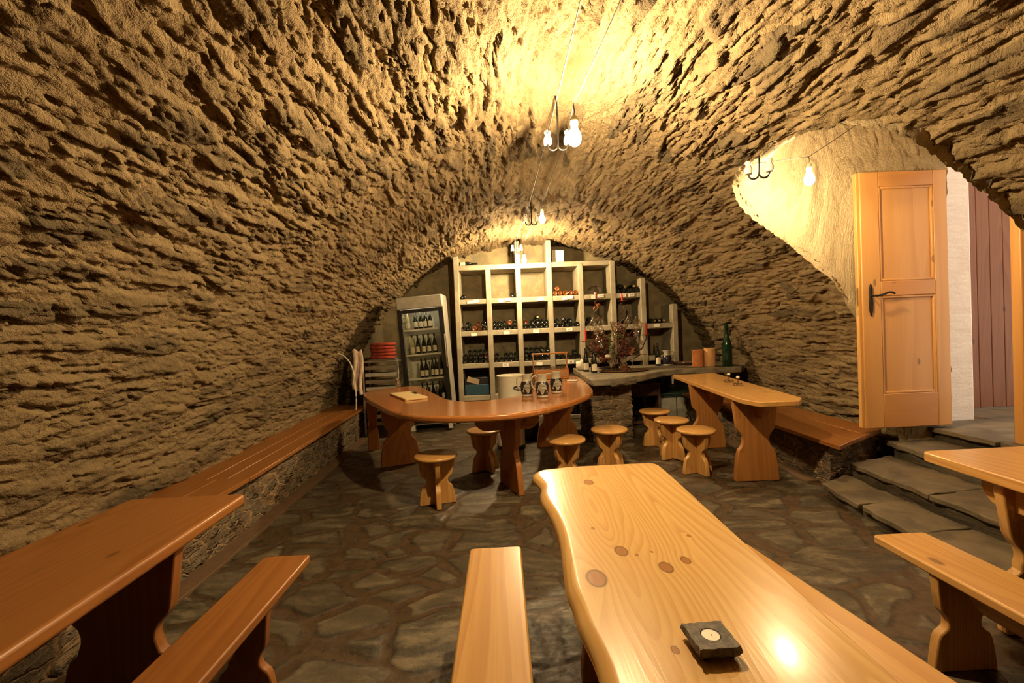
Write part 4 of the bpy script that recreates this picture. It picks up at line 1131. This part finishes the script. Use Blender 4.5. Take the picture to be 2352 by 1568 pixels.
def arrangement():
    t = thing('candle_arrangement', 'wrought wire arrangement with candle arms, dried leaves and copper plates on the counter', 'arrangement', (1.72, 6.78, ZC))
    MB().lathe([(0, 0), (.23, 0), (.24, .01), (.21, .022), (.10, .03), (0, .03)], 28, Matrix.Translation((0, .22, 0))).build('base_plate', M['iron'], t)
    def L_(p): return (p[0]-1.72, p[1]-6.78, p[2]-ZC)
    for (x, z, dx) in ((1.44, 1.90, .02), (1.83, 1.86, .03)):
        n = 60; r0 = .035
        pts = []
        for i in range(n+1):
            f = i/n; zz = 1.35 + (z-1.35)*f
            rr = r0*(1 - .3*f)*(1 if .12 < f < .93 else .2)
            pts.append(L_((x-.02+rr*cos(f*24), 6.72+rr*sin(f*24), zz)))
        MB().tube(pts, .005, 6).build('spiral_arm', M['rust'], t)
        MB().lathe([(0, 0), (.055, .006), (.058, .012), (0, .008)], 20, Matrix.Translation(L_((x-.02, 6.72, z-.008)))).build('drip_pan', M['copper'], t)
    for (x, z) in ((1.225, 1.275), (2.115, 1.335)):
        s = 1 if x > 1.7 else -1
        MB().tube([L_(p) for p in [(1.72, 6.98, .865), (1.72+s*.10, 6.80, 1.0), (1.72+s*.24, 6.66, 1.10), (x-s*.07, 6.64, 1.13), (x, 6.62, z-.05), (x, 6.62, z)]], .008, 6).build('candle_arm', M['iron'], t)
        MB().lathe([(0, 0), (.062, .004), (.068, .012), (0, .006)], 20, Matrix.Translation(L_((x, 6.62, z)))).build('drip_pan', M['rust'], t)
    for x, y, z, r in ((1.50, 6.60, 1.015, .105), (2.02, 6.64, 1.05, .095)):
        MB().lathe([(0, 0), (r, .004), (r*1.03, .012), (0, .007)], 28, Matrix.Translation(L_((x, y, z)))).build('copper_plate', M['copper'], t)
        MB().tube([L_((1.72, 6.98, .865)), L_(((x+1.72)/2, 6.80, .95)), L_((x, y, z))], .007, 6).build('plate_arm', M['iron'], t)
    # stems holding the glass bulbs
    for (bx, by, bz) in BULBS:
        MB().tube([L_((1.72+(bx-1.72)*.12, 6.98, .865)), L_((1.72+(bx-1.72)*.55, 6.80, .87+(bz-.87)*.55)), L_((bx, by+.02, bz-.045))], .0045, 6).build('wire_stem', M['rust'], t)
    # trunk of dried vine wood
    rr = random.Random(3)
    for k in range(5):
        a = rr.uniform(0, 6.28)
        MB().tube([L_((1.72+.05*cos(a), 6.98+.04*sin(a), .86)), L_((1.76+.09*cos(a), 6.82+.05*sin(a), 1.1)), L_((1.80+.11*cos(a), 6.84+.06*sin(a), 1.32)), L_((1.78+.15*cos(a), 6.80+.06*sin(a), 1.56))], [.03, .026, .020, .010], 7).build('vine_stem', M['rootwood'], t)
    def leaves(name, mat, spots, n, spread, size, seed):
        r = random.Random(seed); b = MB()
        for (x, y, z) in spots:
            for i in range(n):
                c = Vector(L_((x+r.gauss(0, spread), y+r.gauss(0, spread*.6), z+r.gauss(0, spread*1.1))))
                m = Matrix.Translation(c) @ Euler((r.uniform(0, 6), r.uniform(0, 6), r.uniform(0, 6))).to_matrix().to_4x4()
                s = size*r.uniform(.6, 1.3)
                pts = [(0, -s, 0), (s*.6, -s*.2, s*.2), (s*.35, s*.5, 0), (0, s, -s*.2), (-s*.35, s*.5, 0), (-s*.6, -s*.2, s*.2)]
                b.bm.faces.new([b.bm.verts.new(m @ Vector(p)) for p in pts])
        return b.build(name, mat, t, fix=False)
    leaves('dried_leaves', M['leafred'], [(1.45, 6.76, 1.30), (1.42, 6.76, 1.15), (1.78, 6.78, 1.40), (1.83, 6.80, 1.30), (1.86, 6.80, 1.15), (1.80, 6.80, 1.05), (1.56, 6.78, 1.25), (1.52, 6.80, 1.02)], 90, .05, .024, 1)
    leaves('ivy_leaves', M['ivy'], [(1.585, 6.70, 1.32), (1.59, 6.69, 1.22), (1.62, 6.70, 1.13), (1.65, 6.69, 1.04), (1.70, 6.72, 1.36), (1.745, 6.72, 1.33)], 34, .028, .013, 2)
    leaves('orange_leaves', M['leaforange'], [(1.92, 6.62, 1.12), (1.42, 6.70, 1.80)], 14, .024, .020, 4)
BULBS = [(1.29, 6.60, 1.50), (1.35, 6.66, 1.56), (1.42, 6.62, 1.49), (1.37, 6.58, 1.42), (1.465, 6.64, 1.41), (1.50, 6.68, 1.53), (1.86, 6.64, 1.56), (1.83, 6.70, 1.49), (1.965, 6.64, 1.53), (2.045, 6.66, 1.49), (2.0, 6.70, 1.41),
         (1.67, 6.66, 1.45), (1.66, 6.64, 1.36), (1.445, 6.60, 1.22), (1.40, 6.62, 1.30), (1.99, 6.60, 1.25), (2.03, 6.62, 1.18), (1.96, 6.62, 1.36)]
arrangement()
ORB = lathe_mesh('glass_bulb_shell', [(0, -.045), (.022, -.040), (.040, -.020), (.045, .004), (.036, .030), (.018, .042), (.014, .055), (.016, .085), (.014, .085), (.0125, .060)], M['orbglass'], 18)
for i, (x, y, z) in enumerate(BULBS):
    o = bpy.data.objects.new('glass_bauble', ORB); COL.objects.link(o); o.location = (x, y, z); o.rotation_euler = (random.uniform(-.25, .25), random.uniform(-.25, .25), 0)
    side = 'left' if x < 1.6 else ('middle' if x < 1.72 else 'right')
    tag(o, 'necked clear glass bauble held in the %s cluster of the candle arrangement' % side, 'glass bauble', 'glass baubles of the arrangement, %s cluster' % side)
for lab, x, y, z, h, tl in (('tall red candle at the upper left of the wire arrangement', 1.42, 6.72, 1.903, .098, .05), ('tall red candle on the upper right spiral of the wire arrangement', 1.81, 6.72, 1.863, .098, -.06),
                         ('red candle on the far left arm above the two bottles', 1.225, 6.62, 1.285, .165, 0), ('red candle on the far right arm of the wire arrangement', 2.115, 6.62, 1.345, .165, 0)):
    c = thing('red_candle', lab, 'candle', (x, y, z), rot=(0, tl, 0), group='red candles')
    MB().lathe([(0, 0), (.0145, 0), (.013, h), (.004, h+.006), (0, h+.006)], 14).build('wax', M['redwax'], c)
    MB().tube([(0, 0, h), (.001, 0, h+.016)], .0018, 5).build('wick', M['wick'], c)
for i, (x, y, z, s) in enumerate([(1.53, 6.60, 1.028, .035), (1.74, 6.60, .848, .04)]):
    o = MB().ball((0, 0, s*.75), (s*1.2, s, s*.75), 9, 6).build('quartz_stone', M['rock'], angle=20); o.location = (x, y, z)
    tag(o, ['white quartz stone on the left copper plate', 'white quartz stone behind the carafe on the counter'][i], 'stone')

# under the counter
t = thing('cool_box', 'dark green cool box with grey front panels under the counter', 'cool box', (2.68, 6.98, 0))
MB().box((0, .22, .20), (.60, .44, .36)).build('body', M['green'], t, bevel=.01)
MB().box((-.155, -.004, .19), (.265, .012, .31)).build('front_panel', M['greypanel'], t, bevel=.004)
MB().box((.135, -.004, .19), (.29, .012, .31)).build('front_panel', M['greypanel'], t, bevel=.004)
MB().prism([(-.02, .382), (.46, .382), (.46, .47), (.32, .52), (.04, .455), (-.02, .42)], -.31, .31, 'yz').build('lid', M['green'], t, bevel=.008)
t = thing('bottle_crate', 'dark brown wooden crate lying open with bottles, left of the cool box', 'crate', (2.10, 6.75, 0))
MB().box((0, .18, .60), (.48, .40, .035)).build('top_board', M['darkwood'], t, bevel=.004)
MB().box((-.22, .18, .29), (.03, .38, .58)).build('side_board', M['darkwood'], t, bevel=.004)
MB().box((.22, .18, .29), (.03, .38, .58)).build('side_board', M['darkwood'], t, bevel=.004)
MB().box((0, .02, .50), (.42, .02, .16)).build('front_board', M['darkwood'], t, bevel=.004)
MB().box((0, .18, .035), (.42, .38, .03)).build('floor_board', M['darkwood'], t)
for i, (x, z) in enumerate([(1.95, .095), (2.035, .095), (2.12, .095), (1.99, .168)]):
    o = bpy.data.objects.new('wine_bottle', BM['bottle']); COL.objects.link(o); o.location = (x, 6.80, z); o.rotation_euler = (RAD(-90), .4*i, 0)
    tag(o, 'dark bottle lying in the open brown crate beside the cool box', 'bottle', 'bottles in the brown crate')

# ------------------------------------------------------------------ small candle stands on the tall table, tealight on the front table
for lab, x, y in (('small wire candle stand farther back on the tall narrow table', 2.50, 4.99), ('small wire candle stand nearer the front on the tall narrow table', 2.44, 4.68)):
    t = thing('candle_stand', lab, 'candle holder', (x, y, .801), 0, 'small candle stands')
    b = MB()
    for k in range(6):
        a = k*pi/3
        b.tube([(.012*cos(a), .012*sin(a), .022), (.034*cos(a), .034*sin(a), .030), (.050*cos(a+.2), .050*sin(a+.2), .018), (.046*cos(a+.45), .046*sin(a+.45), .004), (.034*cos(a+.3), .034*sin(a+.3), .004)], .0035, 5)
    b.lathe([(0, .012), (.014, .012), (.014, .028), (0, .03)], 12)
    b.build('wire_foot', M['rust'], t)
    MB().lathe([(0, .03), (.006, .03), (.005, .062), (.017, .075), (.020, .086), (0, .08)], 14).build('cup', M['rust'], t)
    MB().lathe([(0, .081), (.017, .083), (.016, .100), (.008, .103), (0, .102)], 14).build('candle', M['wax'], t)
t = thing('candle_holder', 'square slate tealight holder on the pale live-edge table', 'candle holder', (.430, .978, .7405), RAD(2))
rr = random.Random(9)
pts = []
for a, b in zip([(-.048, -.047), (.048, -.047), (.048, .047), (-.048, .047)], [(.048, -.047), (.048, .047), (-.048, .047), (-.048, -.047)]):
    for k in range(9): pts.append((a[0]+(b[0]-a[0])*k/9 + rr.uniform(-.0022, .0022), a[1]+(b[1]-a[1])*k/9 + rr.uniform(-.0022, .0022)))
hn = 36; rc = .0215
b = MB(); bm = b.bm
# ragged slab with a round recess: outer rings plus the recess wall and floor
def ring(z, ins): return [bm.verts.new((x*(1-ins), y*(1-ins), z)) for x, y in pts]
r1, r2, r3 = ring(.009, .10), ring(.018, 0.0), ring(.030, .07)
circ = lambda z, r: [bm.verts.new((r*cos(math.atan2(y, x)), r*sin(math.atan2(y, x)), z)) for x, y in pts]
c1, c2 = circ(.030, rc), circ(.016, rc)
n = len(pts)
for A, B in ((r1, r2), (r2, r3), (r3, c1), (c1, c2)):
    for i in range(n): bm.faces.new((A[i], A[(i+1) % n], B[(i+1) % n], B[i]))
bm.faces.new(c2); bm.faces.new(list(reversed(r1)))
b.build('slate_block', plain('dark_slate', (.12, .10, .078), .65, bump=.8, var=.4, vscale=45), t, angle=25)
for sx in (-.03, .03):
    for sy in (-.03, .03): MB().lathe([(0, 0), (.006, 0), (.006, .0095), (0, .0095)], 10, Matrix.Translation((sx, sy, 0))).build('foot', M['iron'], t)
c = thing('tealight', 'white tealight sunk in the slate holder', 'candle', (.430, .978, .7405+.0165))
MB().lathe([(0, 0), (.0195, 0), (.0197, .013), (.0190, .013), (.0188, .011), (0, .0105)], 32).build('cup', M['steel'], c)
MB().lathe([(0, .0107), (.0187, .0107), (.0185, .0125), (.004, .0132), (0, .0132)], 32).build('wax', M['wax'], c)
MB().tube([(.001, -.003, .013), (.0015, -.003, .016)], .0007, 5).build('wick', M['wick'], c)

# ------------------------------------------------------------------ open-wire lighting: bulbs, hooks with insulators, wires
def hanging_bulb(i, label, loc, zwire, scale=1.0):
    t = thing('light_bulb', label, 'light bulb', loc, group='bare bulbs')
    s = scale
    MB().lathe([(0, -.040*s), (.012*s, -.038*s), (.024*s, -.028*s), (.030*s, -.012*s), (.030*s, .004*s), (.024*s, .022*s), (.016*s, .038*s), (.013*s, .050*s), (0, .050*s)], 16).build('bulb_glass', bulb_mat(i), t)
    MB().lathe([(0, .050*s), (.014*s, .050*s), (.018*s, .056*s), (.018*s, .085*s), (.010*s, .098*s), (0, .10*s)], 16).build('socket', M['porcelain'], t)
    MB().tube([(0, 0, .098*s), (.004, 0, (zwire-loc[2])*.6+.04), (0, 0, zwire-loc[2])], .003, 6).build('flex', M['cableblack'], t)
    return t
hanging_bulb(0, 'brightest bare bulb in front, hanging under the middle of the vault', (.468, 2.62, 2.555), 2.74, 1.25)
hanging_bulb(1, 'smaller bare bulb hanging farther along the vault', (.450, 4.50, 2.56), 2.76)
hanging_bulb(2, 'bare bulb hanging right in front of the wine rack', (.385, 6.82, 2.53), 2.76, 1.15)
hanging_bulb(3, 'bare bulb glowing in the arched door passage', (2.405, 3.45, 2.53), 2.70, 1.2)

def insulator_hook(label, loc, ztop, rz=0.0):
    t = thing('insulator_hook', label, 'hook', loc, rz, 'double hooks with porcelain insulators')
    h = ztop-loc[2]; k = 1.3
    m = MB()
    m.tube([(0, 0, h), (.004, 0, h*.6), (0, 0, .0)], .0075, 8)
    for s in (-1, 1):
        pts = [(0, 0, .03)] + [(s*(.034-.034*cos(a)), 0, .02-.035*sin(a)) for a in np.linspace(0, pi, 9)] + [(s*.068, 0, .05)]
        m.tube(pts, .0068, 8)
    m.build('hook', M['iron'], t)
    for s in (-1, 1):
        MB().lathe([(r*k, .025+(z-.022)*k) for r, z in [(.0, .022), (.019, .022), (.022, .026), (.022, .05), (.017, .060), (.013, .070), (.017, .078), (.017, .086), (.010, .093), (0, .093)]], 16, Matrix.Translation((s*.068, 0, 0))).build('insulator', M['porcelain'], t)
    return t
insulator_hook('double hook with two porcelain insulators next to the brightest bulb', (.430, 3.05, 2.67), 3.02)
insulator_hook('double hook with insulators beside the smaller farther bulb', (.405, 5.35, 2.72), 3.02)
insulator_hook('double hook with insulators above the wine rack', (.30, 7.30, 2.74), 3.02)
insulator_hook('dark double hook with insulators at the mouth of the door passage', (1.90, 3.25, 2.50), 2.72, RAD(-20))
def wire(label, pts, r=.0035):
    q = []
    for a, b in zip(pts, pts[1:]):
        a, b = Vector(a), Vector(b)
        L = (b-a).length; k = max(2, int(L/.15))
        for i in range(k): f = i/k; p = a.lerp(b, f); p.z -= .012*L*4*f*(1-f)*.5; q.append(p)
    q.append(Vector(pts[-1]))
    tag(MB().tube(q, r, 6).build('power_wire', M['cableblack']), label, 'wire')
wire('left power wire strung under the vault crown towards the rack', [(.385, -1.5, 2.76), (.372, 1.79, 2.76), (.362, 3.05, 2.76), (.337, 5.35, 2.81), (.232, 7.30, 2.83)])
wire('right power wire strung under the vault crown towards the rack', [(.64, -1.5, 2.76), (.536, 1.79, 2.76), (.468, 2.62, 2.742), (.498, 3.05, 2.76), (.473, 5.35, 2.81), (.368, 7.30, 2.83)])
wire('thin wire crossing the vault to the hook in the door passage', [(.473, 5.30, 2.80), (1.2, 4.35, 2.74), (1.84, 3.27, 2.60), (2.405, 3.45, 2.70), (2.9, 3.5, 3.0)], .0028)
